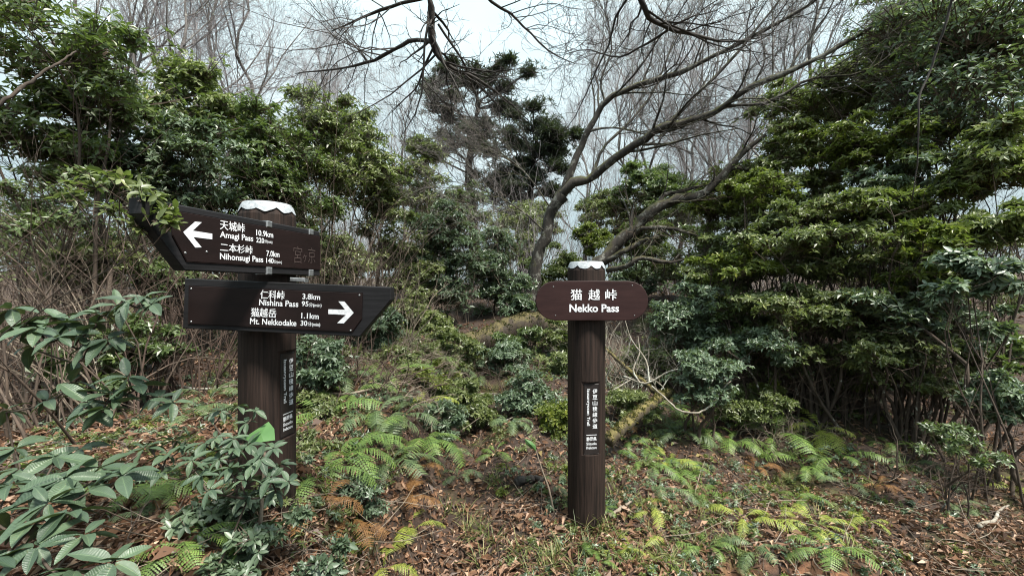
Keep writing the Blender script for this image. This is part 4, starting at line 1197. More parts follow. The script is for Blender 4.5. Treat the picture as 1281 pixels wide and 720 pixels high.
# ---- broad fresh green leaf in front of the post, and the leaf-topped stick by the name post
def flat_leaf(name, label, cat, pts, thick_d, N, base=None, stick=None):
    P = np.array(pts, float)
    c = P.mean(0)
    b = np.array(base) if base is not None else c
    root = empty(name, b, label, cat)
    k = len(P)
    n = unit(np.array(N, float))
    V = np.concatenate([[c + n * .012], P, [c + n * .010], P - n * .002]) - b
    T = [[0, 1 + i, 1 + (i + 1) % k] for i in range(k)] + [[k + 1, k + 2 + (i + 1) % k, k + 2 + i] for i in range(k)]
    T += [[1 + i, k + 2 + i, k + 2 + (i + 1) % k] for i in range(k)] + [[1 + i, k + 2 + (i + 1) % k, 1 + (i + 1) % k] for i in range(k)]
    link('leaf', build_mesh('leaf', V, tris=T, mat=M['greenleaf'], smooth=False, tint=np.random.default_rng(3).random(len(V))), root)
    if stick is not None:
        p, r = resample(stick, np.linspace(.007, .004, len(stick)), 10)
        Vv, Qq = tube_arrays(p[None], r[None], 7)
        link('stalk', build_mesh('stalk', Vv - b, Qq, mat=M['paletwig']), root)
    return root
flat_leaf('sapling', 'broad pale green folded leaf leaning on the direction post', 'plant',
          [px(x, y, d) for x, y, d in ((304, 548, 1.50), (322, 536, 1.53), (336, 527, 1.56), (343, 536, 1.54), (344, 550, 1.5), (330, 552, 1.48), (316, 555, 1.47))], .002, (0.2, -1, .5),
          base=ground_at(322, 1.5), stick=[ground_at(322, 1.5), px(330, 590, 1.5), px(332, 545, 1.52)])
gs = ground_hit(694, 642)
ds = gs[1]
flat_leaf('sapling', 'thin stick topped by one fresh green leaf beside the name post', 'plant',
          [px(x, y, ds - .03) for x, y in ((656, 548), (664, 551), (670, 557), (671, 564), (664, 560), (658, 555))], .002, (0.1, -1, .4),
          base=gs, stick=[gs - [0, 0, .03], px(687, 612, ds), px(679, 590, ds), px(670, 562, ds - .02)])

# ------------------------------------------------------------------ ferns
def frond_mesh(k):
    rng = np.random.default_rng(40 + k)
    n = 21
    arch = rng.uniform(.45, .8)
    t = np.linspace(0, 1, 24)
    ang = np.radians(62) - t * (np.radians(62) + arch)
    R = np.concatenate([[[0, 0]], np.cumsum(np.stack([np.cos(ang), np.sin(ang)], 1)[:-1] / 23, 0)])
    bend = rng.normal(0, .16)
    cv = lambda s: np.array([np.interp(s, t, R[:, 0]), bend * s * s, np.interp(s, t, R[:, 1])])
    V, T, tt = [], [], []
    def add(vs, ts, tv):
        o = len(V); V.extend(vs); T.extend([[a + o for a in x] for x in ts]); tt.extend([tv] * len(vs))
    rp = np.array([cv(s) for s in np.linspace(0, 1, 10)])
    Vr, Qr = tube_arrays(rp[None], np.linspace(.009, .002, 10)[None], 4)
    add(Vr.tolist(), [[q[0], q[1], q[2]] for q in Qr] + [[q[0], q[2], q[3]] for q in Qr], 0.1)
    for i in range(n):
        s = 0.16 + 0.83 * i / (n - 1)
        L = 0.30 * math.sin(PI * min(1, (0.25 + 0.78 * (1 - (s - .16) / .84)))) ** 1.0 * (1.0 if s > .25 else .85)
        L = max(L * (1 - max(0, s - .3) * .55), 0.03)
        p0 = cv(s); tg = unit(cv(min(1, s + .02)) - cv(s - .02))
        nrm = np.array([-tg[2], 0, tg[0]])
        for sd in (1, -1):
            if rng.random() < .04: continue
            Lf = L
            L = Lf * rng.uniform(.8, 1.1)
            d = unit(np.array([0, sd, 0]) + tg * rng.uniform(.25, .45) - nrm * rng.uniform(.05, .22))
            side = unit(np.cross(nrm, d))
            w = 0.046 * (0.6 + .4 * L / .3)
            vs, ts = [p0.tolist()], []
            m = 6
            for q in range(1, m + 1):
                f = q / (m + .2)
                c = p0 + d * L * f - nrm * L * .22 * f * f
                ww = w * (1 - f ** 2.2) * rng.uniform(.8, 1.15)
                back = -d * L * .05
                vs += [(c + side * ww * .5).tolist(), c.tolist(), (c - side * ww * .5).tolist()]
                mid = p0 + d * L * (f - .5 / m) - nrm * L * .22 * (f - .5 / m) ** 2
                vs += [(mid + side * ww * .43).tolist(), (mid - side * ww * .43).tolist()]
                o = len(vs) - 5
                pc = 0 if q == 1 else o - 5 + 1
                ts += [[pc, o + 3, o + 1] if sd > 0 else [pc, o + 1, o + 3], [o + 3, o, o + 1], [pc, o + 1, o + 4], [o + 4, o + 1, o + 2]]
            vs.append((p0 + d * L - nrm * L * .22).tolist())
            o = len(vs) - 1
            ts += [[o, o - 5 + 1, o - 5], [o, o - 5 + 2, o - 5 + 1]]
            add(vs, ts, 0.1 + 0.8 * rng.random())
            L = Lf
    return np.array(V), np.array(T), np.array(tt)
FR = {}
for mk in ('fern', 'fern_lime', 'fern_dull', 'fern_brown'):
    FR[mk] = []
    for k in range(4):
        V, T, tt = frond_mesh(k)
        FR[mk].append(build_mesh('frond', V, tris=T, mat=M[mk], smooth=False, tint=tt))

def fern(label, X, Y, L, n, mk, seed, group=None, d=None, az0=None, sweep=6.28, flat=0.0):
    rng = np.random.default_rng(600 + seed)
    p = ground_hit(X, Y) if d is None else ground_at(X, d)
    root = empty('fern', p, label, 'fern', group)
    a0 = rng.uniform(0, 6.28) if az0 is None else az0
    L = L * 0.98
    n = n + 1
    for k in range(n):
        o = link('frond', FR[mk][int(rng.integers(4))], root)
        az = a0 + sweep * k / n + rng.normal(0, .25)
        s = L * rng.uniform(.7, 1.15)
        o.rotation_euler = (rng.normal(0, .18), rng.uniform(-.12, .38) + flat, az)
        o.scale = (s, s * rng.uniform(.8, 1.05), s)
        o.location = (rng.normal(0, .015), rng.normal(0, .015), rng.uniform(-.01, .01))
    return root

FERNS = [
    ('bright fern arching beside the direction post strip', 405, 527, .42, 7, 'fern'), ('wide green fern just uphill of the teal bush', 432, 578, .40, 7, 'fern'),
    ('dull fern with narrow fronds between the teal bush and path', 487, 590, .36, 7, 'fern_dull'), ('large feathery fern bending toward the path', 530, 560, .45, 8, 'fern'),
    ('greyish fern behind the feathery one at the path edge', 500, 528, .42, 7, 'fern_dull'), ('small fern under the lower direction board', 440, 500, .36, 6, 'fern'),
    ('pale fern below the low olive groundcover bush', 470, 530, .40, 7, 'fern_dull'), ('drooping fern on the path bank beneath the feathery one', 555, 575, .30, 6, 'fern_dull'),
    ('lime fern cut by the bottom edge next to the teal seedlings', 478, 712, .26, 6, 'fern_lime'), ('single lime fern hanging over the bottom of the path', 515, 668, .26, 5, 'fern_lime'),
    ('dark fern under the rhododendron thicket', 215, 618, .24, 7, 'fern'), ('dark fern between the corner rhododendron and the thicket', 168, 622, .24, 7, 'fern'),
    ('shaded fern low behind the diagonal rhododendron stem', 190, 655, .22, 6, 'fern_dull'), ('dim fern at the back of the direction post', 262, 500, .34, 7, 'fern_dull'),
    ('dim fern in the shade behind the upright rhododendron', 232, 528, .32, 7, 'fern_dull'), ('tiny bright fern on the path near the pale bush', 622, 572, .22, 5, 'fern'),
    ('small fern touching the foot of the name post', 697, 612, .16, 4, 'fern_dull'), ('tiny green fern right at the name post base', 760, 640, .12, 4, 'fern'),
    ('rust brown dead fern below the teal bush', 440, 655, .24, 8, 'fern_brown'), ('rust brown dead fern at the edge of the path', 512, 628, .26, 8, 'fern_brown'),
    ('rust brown fern litter by the thicket foot', 392, 640, .24, 7, 'fern_brown'), ('browned fern beside the yellow mossy trunk', 770, 540, .30, 6, 'fern_brown'),
    ('large green fern in the middle of the sunny fern bed', 965, 552, .50, 8, 'fern'), ('bright fern on the upper end of the sunny fern bed', 1025, 545, .48, 7, 'fern_lime'),
    ('broad fern at the near side of the sunny fern bed', 915, 560, .42, 7, 'fern'), ('deep green fern under the sunny bed with drooping fronds', 1005, 590, .40, 7, 'fern'),
    ('pale fern on the outer side of the sunny fern bed', 1050, 580, .36, 6, 'fern'), ('grey green fern closest to the white bent branch', 850, 545, .36, 7, 'fern_dull'),
    ('green fern downhill of the white bent branch', 880, 540, .38, 7, 'fern'), ('soft fern a step beyond the name post', 808, 585, .32, 7, 'fern'),
    ('twin-coloured fern in the middle below the white branch', 845, 595, .32, 7, 'fern'), ('blue-grey fern leaning between two green ferns', 825, 615, .26, 6, 'fern_dull'),
    ('fern with long fronds near the grass clump', 880, 618, .32, 7, 'fern'), ('small yellowish fern above the dark bank hole', 930, 655, .26, 6, 'fern_lime'),
    ('yellow-lit fern beside the dark bank hole', 968, 652, .20, 5, 'fern_lime'), ('brightest lime fern on the bare bank', 1022, 662, .28, 6, 'fern_lime'),
    ('lime fern hanging below the brightest one on the bank', 1035, 692, .26, 5, 'fern'), ('flat yellow fern lying on dead leaves', 1085, 655, .20, 4, 'fern_lime'),
    ('lone lime fern at the outer edge of the slope', 1272, 618, .26, 5, 'fern_lime'), ('pale lime fern shoot over the dark hollow', 1208, 590, .26, 5, 'fern_lime'),
    ('upright fern between the lime ferns and the sunny bed', 998, 630, .26, 6, 'fern'), ('yellow-green fern in the grass before the name post', 795, 690, .20, 6, 'fern_lime'),
    ('small fern low in the grass at the bottom edge', 745, 712, .18, 5, 'fern'), ('fern tuft on the crest of the eroded bank', 885, 690, .22, 6, 'fern'),
    ('dark fern by the dull hollow bush', 1140, 585, .30, 6, 'fern_dull'), ('withered brown fern on the dead leaf slope', 1100, 610, .26, 6, 'fern_brown'),
    ('shaded fern under the small-leaved shrub', 905, 515, .36, 6, 'fern'), ('fern just behind the yellow mossy trunk', 800, 520, .38, 7, 'fern_dull'),
    ('low fern on the rise before the mossy log', 560, 470, .40, 7, 'fern_dull'), ('soft green fern beside the log end', 535, 455, .42, 7, 'fern'),
    ('brown fern in the middle of the sunny bed', 945, 590, .28, 6, 'fern_brown'), ('short fern at the outer foot of the sunny bed', 1062, 610, .26, 6, 'fern_dull'),
    ('slender fern between the log and the pale rounded bush', 600, 478, .34, 6, 'fern_dull'), ('fern crossing the long fallen stick', 580, 512, .32, 6, 'fern'),
    ('fern half under the pale rounded bush', 640, 535, .28, 6, 'fern_dull'), ('small fern on the slope below the lower board tip', 490, 478, .36, 6, 'fern'),
    ('fern by the low blue-green shrub under the boards', 430, 478, .34, 6, 'fern_dull'), ('yellowing fern on the bank above the feathery fern', 535, 510, .34, 6, 'fern_lime'),
    ('fern shading the teal bush from behind', 462, 560, .34, 7, 'fern'), ('narrow fern at the rim of the trodden path', 572, 600, .24, 5, 'fern_dull'),
    ('fern between the rust brown fern and the post strip', 400, 600, .30, 6, 'fern'), ('brown tinged fern under the feathery fern', 520, 592, .26, 6, 'fern_brown'),
    ('fern in line between the name post and white branch', 790, 560, .30, 6, 'fern'), ('fern just uphill of the mossy trunk stub', 840, 512, .30, 6, 'fern'),
    ('small fern on open litter beyond the sunny fern bed', 1110, 560, .26, 6, 'fern'), ('low fern below the dark foliage skirt of the bank', 1000, 508, .32, 6, 'fern_dull'),
    ('fern under the bank near the dark stone', 1075, 500, .32, 6, 'fern_dull'), ('lime fern tucked behind the blue-grey fern', 838, 580, .26, 5, 'fern_lime'),
    ('lime fern on the slope between name post and grass clump', 812, 640, .22, 5, 'fern_lime'), ('tattered fern on the lip of the bare soil bank', 945, 690, .22, 5, 'fern_dull'),
    ('small dark fern near the twisted pale root', 1200, 640, .22, 5, 'fern_dull'), ('fern under the corner of the thicket by the bottom edge', 232, 690, .2, 6, 'fern'),
    ('yellow moss-like fern tuft near the bottom centre grass', 775, 700, .16, 7, 'fern_lime'),
]
for i, f in enumerate(FERNS):
    fern(*f, seed=i)

# ------------------------------------------------------------------ trees
def tree_thing(name, label, b, limbs, mats, rng, levels, thin=1.0, clear_trunk=False, sides=(9, 6, 4, 3), group=None, parts=('trunk', 'limb')):
    """limbs: list of (points, radii, is_trunk, twig budget) in world space; the first is the trunk"""
    b = np.array(b, float)
    root = empty(name, b, label, 'tree', group)
    AP, AR = [], []
    for q, (pts, rad, k) in enumerate(limbs):
        p, r = resample(pts, rad, k)
        r = np.array(r) * thin
        p, r = lumpy(p, r, rng, 0.24)
        V, Q = tube_arrays(p[None], r[None], sides[0])
        link(parts[0] if q == 0 else parts[1], build_mesh(parts[0] if q == 0 else parts[1], V - b, Q, mat=M[mats[0]]), root)
        if q or not clear_trunk:
            p2, r2 = resample(p, r, 16)
            AP.append(p2); AR.append(r2)
    P, R = np.array(AP), np.array(AR)
    sets = []
    for lv in levels:
        P, R = sprout(P, R, **lv, rng=rng)
        sets.append((P, R, 4 if R.mean() > .008 else 3))
    V, Q = tubes(sets[:1] if len(sets) > 1 else sets)
    tag(link('branches', build_mesh('branches', V - b, Q, mat=M[mats[0]]), root), kind='stuff')
    if len(sets) > 1:
        V, Q = tubes(sets[1:])
        tag(link('twigs', build_mesh('twigs', V - b, Q, mat=M[mats[1]]), root), kind='stuff')
    return root

def PX(l):
    return [px(*q) for q in l]

rng = np.random.default_rng(77)
# the big leaning cherry behind the name post
b0 = ground_at(664, 7.1); b0[2] -= .1
lev = [dict(m=19, t0=.25, t1=.99, ang=.7, length=1.25, k=8, wig=.15, up=.10, rr=.42, rmin=.006), dict(m=7, t0=.12, t1=1, ang=.65, length=.55, k=6, wig=.16, up=.10, rr=.55, rmin=.0036), dict(m=5, t0=.15, t1=1, ang=.65, length=.24, k=4, wig=.15, up=.08, rr=.6, rmin=.0026)]
tree_thing('leaning_tree', 'big bare mossy tree leaning across the sky from behind the name post', b0, [
    ([b0, px(666, 375, 7.05), px(672, 330, 7), px(685, 282, 6.9), px(703, 243, 6.8)], [.17, .135, .115, .105, .10], 16),
    (PX([(703, 243, 6.8), (721, 197, 6.7), (735, 165, 6.6), (757, 128, 6.5), (800, 105, 6.3), (850, 90, 6.1), (905, 65, 5.9), (960, 35, 5.7), (1015, 5, 5.5), (1060, -35, 5.3)]), [.072, .062, .055, .05, .043, .038, .032, .026, .02, .012], 26),
    (PX([(703, 243, 6.8), (722, 229, 6.7), (742, 220, 6.6), (775, 195, 6.4), (802, 176, 6.2), (835, 156, 6.0), (870, 149, 5.9), (905, 133, 5.7), (945, 107, 5.5), (1000, 84, 5.3), (1060, 52, 5.1), (1120, 18, 4.9), (1180, -18, 4.7)]), [.088, .082, .075, .068, .062, .056, .05, .046, .04, .034, .027, .02, .012], 30),
    (PX([(742, 220, 6.6), (755, 185, 6.7), (790, 150, 6.8), (820, 110, 6.8), (840, 60, 6.8), (870, 10, 6.8)]), [.03, .027, .023, .019, .014, .008], 14),
    (PX([(835, 156, 6.0), (870, 120, 5.9), (915, 75, 5.8), (960, 20, 5.7), (990, -20, 5.6)]), [.03, .026, .02, .015, .008], 14),
    (PX([(905, 133, 5.7), (960, 128, 5.6), (1010, 100, 5.5), (1080, 90, 5.3), (1130, 55, 5.2)]), [.026, .022, .018, .013, .007], 14),
    (PX([(735, 165, 6.6), (755, 160, 6.5), (785, 162, 6.4), (815, 170, 6.3), (850, 168, 6.2)]), [.022, .018, .014, .01, .005], 12),
    (PX([(757, 128, 6.5), (752, 100, 6.4), (765, 62, 6.4), (760, 20, 6.3)]), [.022, .018, .013, .006], 10),
    (PX([(690, 262, 6.85), (660, 220, 6.7), (625, 190, 6.5), (600, 178, 6.3)]), [.016, .012, .009, .004], 10),
    (PX([(682, 290, 6.9), (650, 262, 6.6), (605, 238, 6.3), (560, 225, 6.1)]), [.016, .012, .009, .004], 10),
    ], ('cherry', 'herotwig'), rng, lev, thin=.92, clear_trunk=True)
# pale lichened second trunk
b1 = ground_at(738, 6.6); b1[2] -= .1
lev2 = [dict(m=9, t0=.25, t1=.98, ang=.8, length=.7, k=6, wig=.2, up=.06, rr=.35), dict(m=4, t0=.2, t1=1, ang=.7, length=.35, k=5, wig=.18, up=.06, rr=.5), dict(m=3, t0=.2, t1=1, ang=.7, length=.18, k=4, wig=.15, up=.05, rr=.55)]
tree_thing('leaning_tree', 'lower leaning tree with whitish lichen bark reaching into the bank', b1, [
    ([b1, px(742, 355, 6.55), px(752, 325, 6.4), px(788, 292, 6.3), px(818, 264, 6.2), px(846, 249, 6.1), px(880, 242, 6.0), px(905, 216, 5.9), px(932, 188, 5.8), px(958, 168, 5.7)], [.16, .135, .115, .10, .09, .08, .07, .062, .05, .03], 26),
    (PX([(752, 328, 6.4), (775, 318, 6.2), (800, 303, 6.1), (812, 298, 6.0)]), [.06, .05, .045, .02], 12),
    (PX([(760, 338, 6.3), (782, 335, 6.0), (800, 322, 5.9), (835, 328, 5.8), (880, 318, 5.7)]), [.05, .045, .04, .03, .012], 14),
    (PX([(790, 290, 6.3), (815, 284, 6.1), (850, 288, 6.0), (875, 296, 5.9)]), [.04, .036, .03, .012], 12),
    (PX([(818, 264, 6.2), (830, 246, 6.2), (855, 238, 6.2), (880, 232, 6.2)]), [.045, .04, .034, .02], 12),
    (PX([(905, 216, 5.9), (925, 210, 5.8), (955, 212, 5.7), (990, 200, 5.6)]), [.035, .03, .022, .01], 12),
    ], ('fallenbark', 'twig'), rng, lev2, thin=.86)
# mossy log across the rise
def log(name, label, cat, pts, rad, mat, k=30, sides=14, amp=.10, stubs=(), fuzz=None):
    p, r = resample(pts, rad, k)
    rngl = np.random.default_rng(int(abs(p[0, 0]) * 1000) % 997)
    p, r = lumpy(p, r, rngl, amp)
    b = p[0].copy()
    root = empty(name, b, label, cat)
    V, Q = tube_arrays(p[None], r[None], sides)
    V = V + rngl.normal(0, 1, V.shape) * np.repeat(r, sides)[:, None] * .05
    V = np.concatenate([V, [p[0] , p[-1]]])
    n = len(V)
    caps = [[n - 2, (i + 1) % sides, i] for i in range(sides)] + [[n - 1, (k - 1) * sides + i, (k - 1) * sides + (i + 1) % sides] for i in range(sides)]
    link('trunk', build_mesh('trunk', V - b, Q, caps, mat=M[mat]), root)
    if fuzz:                      # moss sprigs standing on the upper side of the bark
        m = fuzz[1]
        i = rngl.integers(0, k - 1, m); f = rngl.random((m, 1))
        a = rngl.normal(0, .8, m)
        T = unit(p[i + 1] - p[i]); S = unit(np.cross(T, [0, 0, 1.0])); Up = np.cross(S, T)
        out = S * np.sin(a)[:, None] + Up * np.cos(a)[:, None]
        base = p[i] * (1 - f) + p[i + 1] * f + out * r[i][:, None] * .92
        sz = rngl.uniform(.012, .03, m) * fuzz[2] if len(fuzz) > 2 else rngl.uniform(.012, .03, m)
        Vf, Tf, tf = leaf_arrays(base, out + rngl.normal(0, .5, (m, 3)), T + rngl.normal(0, .5, (m, 3)), sz, sz * .4, rngl)
        tag(link('moss', build_mesh('moss', Vf - b, tris=Tf, mat=M[fuzz[0]], smooth=False, tint=tf), root), kind='stuff')
    for sp, sr in stubs:
        pp, rr = resample(sp, sr, 10)
        pp, rr = lumpy(pp, rr, rngl, .1)
        Vv, Qq = tube_arrays(pp[None], rr[None], 7)
        link('branch', build_mesh('branch', Vv - b, Qq, mat=M[mat]), root)
    return root
log('fallen_log', 'thick fallen log coated in moss crossing behind the pale rounded bush', 'log',
    PX([(548, 440, 5.5), (572, 431, 5.7), (610, 425, 5.9), (640, 409, 6.1), (672, 404, 6.3), (702, 416, 6.15), (745, 432, 6.0)]), [.13, .155, .16, .165, .16, .13, .11], 'mossbark', fuzz=('moss', 2200, 1.6),
    stubs=[(PX([(690, 410, 6.1), (672, 440, 5.8), (668, 462, 5.6)]), [.05, .04, .02]), (PX([(702, 418, 6.1), (716, 440, 5.8), (720, 458, 5.6)]), [.05, .04, .03])])
log('fallen_branch', 'thin mossy pole slanting down from behind the name post', 'branch',
    PX([(748, 428, 4.9), (775, 452, 4.6), (800, 474, 4.4), (826, 494, 4.2), (838, 497, 4.1)]), [.016, .02, .024, .027, .022], 'yellowmoss', sides=9, amp=.16, fuzz=('ymoss', 260))
log('broken_trunk', 'short thick trunk stub in yellow moss beside the name post', 'log',
    [px(762, 552, 3.15), px(778, 535, 3.3), px(795, 520, 3.5), px(818, 503, 3.75), px(838, 490, 4.0)], [.040, .046, .043, .04, .036], 'yellowmoss', sides=12, amp=.22, fuzz=('ymoss', 900))
log('dead_branch', 'white bent dead branch dipping in a curve under the small-leaved shrub', 'branch',
    PX([(815, 482, 3.8), (835, 500, 3.7), (852, 514, 3.65), (876, 515, 3.65), (893, 502, 3.7), (905, 485, 3.75), (915, 476, 3.8)]), [.006, .008, .009, .009, .008, .007, .004], 'deadwood', sides=8, amp=.35)
log('dead_branch', 'forked bleached branch lying against the mossy pole', 'branch',
    PX([(780, 470, 4.3), (800, 478, 4.2), (812, 478, 4.15), (838, 464, 4.1), (858, 462, 4.0)]), [.008, .011, .011, .009, .004], 'deadwood', sides=8, amp=.3,
    stubs=[(PX([(800, 478, 4.2), (792, 462, 4.25), (800, 442, 4.3), (798, 420, 4.4)]), [.01, .009, .007, .004]), (PX([(812, 478, 4.15), (808, 450, 4.2), (790, 425, 4.3), (782, 400, 4.4)]), [.01, .008, .006, .003]), (PX([(790, 474, 4.25), (768, 487, 4.2), (756, 490, 4.2)]), [.008, .007, .003])])
for lab, a in (('pale curved stick lying on the path before the mossy log', [(520, 462, 0), (560, 483, 0), (585, 480, 0), (606, 470, 0)]),
               ('long thin fallen stick reaching the pale rounded bush', [(560, 515, 0), (590, 500, 0), (620, 497, 0), (658, 505, 0)]),
               ('grey stick lying across the path below the pale rounded bush', [(575, 522, 0), (600, 528, 0), (625, 532, 0), (650, 522, 0)]),
               ('slanting stick crossing the slope under the direction boards', [(375, 490, 0), (420, 500, 0), (470, 492, 0), (520, 478, 0)]),
               ('pale stick behind the direction post at knee height', [(222, 487, 0), (250, 492, 0), (275, 490, 0), (300, 486, 0)]),
               ('dark short log lying on the path near the leaf-topped stick', [(645, 612, 0), (660, 606, 0), (678, 604, 0)]),
               ('dry stick leaning by the foot of the name post', [(762, 652, 0), (778, 642, 0), (790, 634, 0)]),
               ('twisted pale root on the outer dead leaf slope', [(1225, 665, 0), (1245, 655, 0), (1250, 645, 0), (1262, 638, 0)])):
    P = []
    for x, y, _ in a:
        q = ground_hit(x, y); P.append(q + np.array([0, 0, .03]))
    big = 'log' in lab
    log('fallen_stick', lab, 'stick', P, np.linspace(.03 if big else .014, .02 if big else .006, len(P)), 'darkbark' if big else ('deadwood' if 'pale' in lab else 'paletwig'), k=12, sides=7, amp=.25)

# overhanging limbs of a tree standing beside the viewer
lev3 = [dict(m=16, t0=.3, t1=.99, ang=.85, length=.85, k=7, wig=.2, up=.0, rr=.5, rmin=.0028), dict(m=6, t0=.12, t1=1, ang=.75, length=.26, k=5, wig=.22, up=.05, rr=.6, rmin=.002), dict(m=4, t0=.2, t1=1, ang=.85, length=.07, k=3, wig=.1, up=.05, rr=.8, rmin=.0017)]
bt = np.array([1.2, -1.6, float(gh(1.2, -1.6)) - .1])
trunk = [bt, bt + [.05, .1, 1.2], bt + [.0, .3, 2.5], bt + [-.1, .6, 3.6]]
tp = trunk[-1]
tree_thing('overhanging_tree', 'dark bare tree whose knobbly limbs hang down into the open sky', bt, [
    (trunk, [.16, .13, .11, .09], 14),
    ([tp, np.array([.3, 1.2, 4.4])] + PX([(530, -60, 3.0), (538, -8, 3.1), (540, 25, 3.15), (540, 52, 3.2), (548, 70, 3.25), (566, 86, 3.3), (590, 95, 3.4), (625, 118, 3.6), (660, 150, 3.8)]), [.06, .045, .03, .027, .025, .024, .019, .016, .013, .008, .004], 24),
    (PX([(540, 52, 3.2), (520, 50, 3.3), (500, 58, 3.35), (475, 72, 3.5), (450, 81, 3.6), (420, 87, 3.7), (385, 90, 3.8), (370, 92, 3.9)]), [.017, .016, .014, .013, .011, .009, .006, .003], 16),
    (PX([(538, -5, 3.1), (505, 3, 3.2), (470, 16, 3.3), (440, 28, 3.4), (415, 39, 3.5)]), [.014, .013, .011, .008, .004], 12),
    (PX([(542, 60, 3.2), (530, 85, 3.3), (522, 108, 3.4), (505, 125, 3.5), (490, 140, 3.6)]), [.011, .009, .007, .005, .003], 12),
    ([tp, np.array([.9, 1.2, 4.2])] + PX([(785, -40, 2.8), (800, -5, 2.9), (815, 25, 3.0), (838, 36, 3.1), (862, 42, 3.2), (905, 52, 3.4), (950, 48, 3.6)]), [.05, .04, .024, .02, .018, .016, .013, .009, .004], 22),
    (PX([(580, -40, 3.2), (610, -2, 3.3), (640, 18, 3.4), (662, 40, 3.5), (690, 66, 3.6), (720, 80, 3.7)]), [.014, .012, .010, .009, .006, .003], 14),
    (PX([(548, 30, 3.15), (575, 70, 3.3), (592, 100, 3.5), (620, 130, 3.7)]), [.010, .009, .007, .003], 10),
    (PX([(838, 36, 3.1), (800, 60, 3.3), (770, 72, 3.5), (735, 62, 3.6), (700, 70, 3.8)]), [.010, .009, .007, .005, .002], 12),
    ], ('darkbark', 'darkbark'), np.random.default_rng(91), lev3, clear_trunk=True)
log('hanging_vine', 'thin dark vine hanging down in front of the upper bank', 'vine',
    PX([(1205, -40, 3.0), (1190, 5, 3.1), (1178, 45, 3.15), (1165, 85, 3.2), (1150, 120, 3.2), (1149, 160, 3.2), (1147, 205, 3.25), (1141, 250, 3.3)]), [.010, .009, .008, .008, .007, .006, .005, .003], 'darkbark', sides=6, amp=.3)
log('bare_branch', 'pale smooth branch rising through the shrubs at the picture edge', 'branch',
    PX([(-70, 185, 2.2), (-20, 145, 2.2), (30, 108, 2.3), (68, 82, 2.4), (95, 64, 2.5)]), [.010, .0095, .009, .007, .004], 'stem', amp=.35, sides=8)

# ---- bare grey trees behind
def bare_proto(seed, H, lean=.05, mats=('greybark', 'greytwig'), spread=.55, name='bare_tree', nl=12):
    r_ = np.random.default_rng(seed)
    b = np.zeros(3)
    k = 9
    z = np.linspace(0, 1, k)
    pts = np.stack([r_.normal(0, .034 * H, k) * z + lean * H * z ** 2, r_.normal(0, .034 * H, k) * z, z * H * .92], 1)
    p, r = resample(pts, np.linspace(.0095 * H, .0016 * H, k), 16)
    root = empty(name, (0, 0, 0), '', 'tree')
    V, Q = tube_arrays(p[None], r[None], 7)
    link('trunk', build_mesh('trunk', V, Q, mat=M[mats[0]]), root)
    L1 = sprout(p[None], r[None], nl, .18, .97, spread * 1.2, H * .42, 8, .15, .14, r_, rr=.62)
    L2 = sprout(*L1, 7, .2, 1, .6, H * .17, 6, .12, .12, r_, rr=.55)
    L3 = sprout(*L2, 8, .15, 1, .6, H * .095, 5, .13, .10, r_, rr=.6)
    L4 = sprout(*L3, 6, .2, 1, .6, H * .045, 3, .12, .08, r_, rr=.7)
    V, Q = tubes([(*L1, 5)])
    tag(link('limbs', build_mesh('limbs', V, Q, mat=M[mats[0]]), root), kind='stuff')
    V, Q = tubes([(*L2, 4), (*L3, 3), (L4[0], np.maximum(L4[1], .0017), 3)])
    tag(link('twigs', build_mesh('twigs', V, Q, mat=M[mats[1]]), root), kind='stuff')
    return root
PROT = [bare_proto(11, 8.0), bare_proto(12, 8.0, -.06, spread=.45), bare_proto(13, 8.0, .1, spread=.7), bare_proto(14, 8.0, .0, spread=.4, nl=14)]
BT = [  # X, distance, height, prototype, rotation, label
    (205, 8.5, 8.0, 0, .3, 'bare grey tree above the bright green evergreen, nearest of the twiggy crowd'),
    (262, 9.5, 9.0, 3, 1.9, 'bare tree with a straight ivy-dotted trunk over the dark shrub bank'),
    (300, 11, 9.0, 1, 2.7, 'bare grey tree standing beside the straight trunk, its crown touching open sky'),
    (165, 10, 9.5, 2, 4.0, 'bare grey tree half hidden by the tall corner evergreen'),
    (400, 12, 7.5, 0, 1.1, 'bare tree under the low sweep of the overhanging knobbly limb'),
    (505, 11, 5.5, 0, 4.6, 'short bare tree above the olive evergreen'),
    (735, 16, 8.0, 0, 2.0, 'bare tree rising inside the fork of the leaning tree'),
    (775, 13, 7.6, 3, 4.4, 'upright bare tree between the two leaning limbs'),
    (812, 15, 9.0, 1, 1.4, 'bare grey tree behind the main leaning limb, crown in the twig mesh'),
    (850, 12, 7.6, 2, 5.9, 'bare tree above the lime green rounded shrub'),
    (890, 14, 9.5, 0, 3.0, 'tall bare tree where leaning limb twigs meet the sky'),
    (930, 11, 7.8, 3, .2, 'bare tree near the top of the yellowish evergreen'),
    (985, 9.5, 8.2, 1, 2.5, 'tall single grey trunk behind the leaning tree tips'),
    (1030, 12, 9.0, 2, 1.0, 'bare tree behind the bank beside the tall grey trunk'),
    (380, 18, 10.0, 1, 3.7, 'far bare tree with its crown against the brightest sky'),
]
used = set()
for X, d, H, k, rz, lab in BT:
    loc = ground_at(X, d); loc[2] -= .1
    if k not in used:
        o = PROT[k]; used.add(k)
        o.location, o.rotation_euler, o.scale = loc, (0, 0, rz), (H / 8,) * 3
        o['label'] = lab
        o['group'] = 'bare grey trees behind the shrubs'
    else:
        copy_thing(PROT[k], loc, rz, H / 8, lab, 'bare grey trees behind the shrubs')

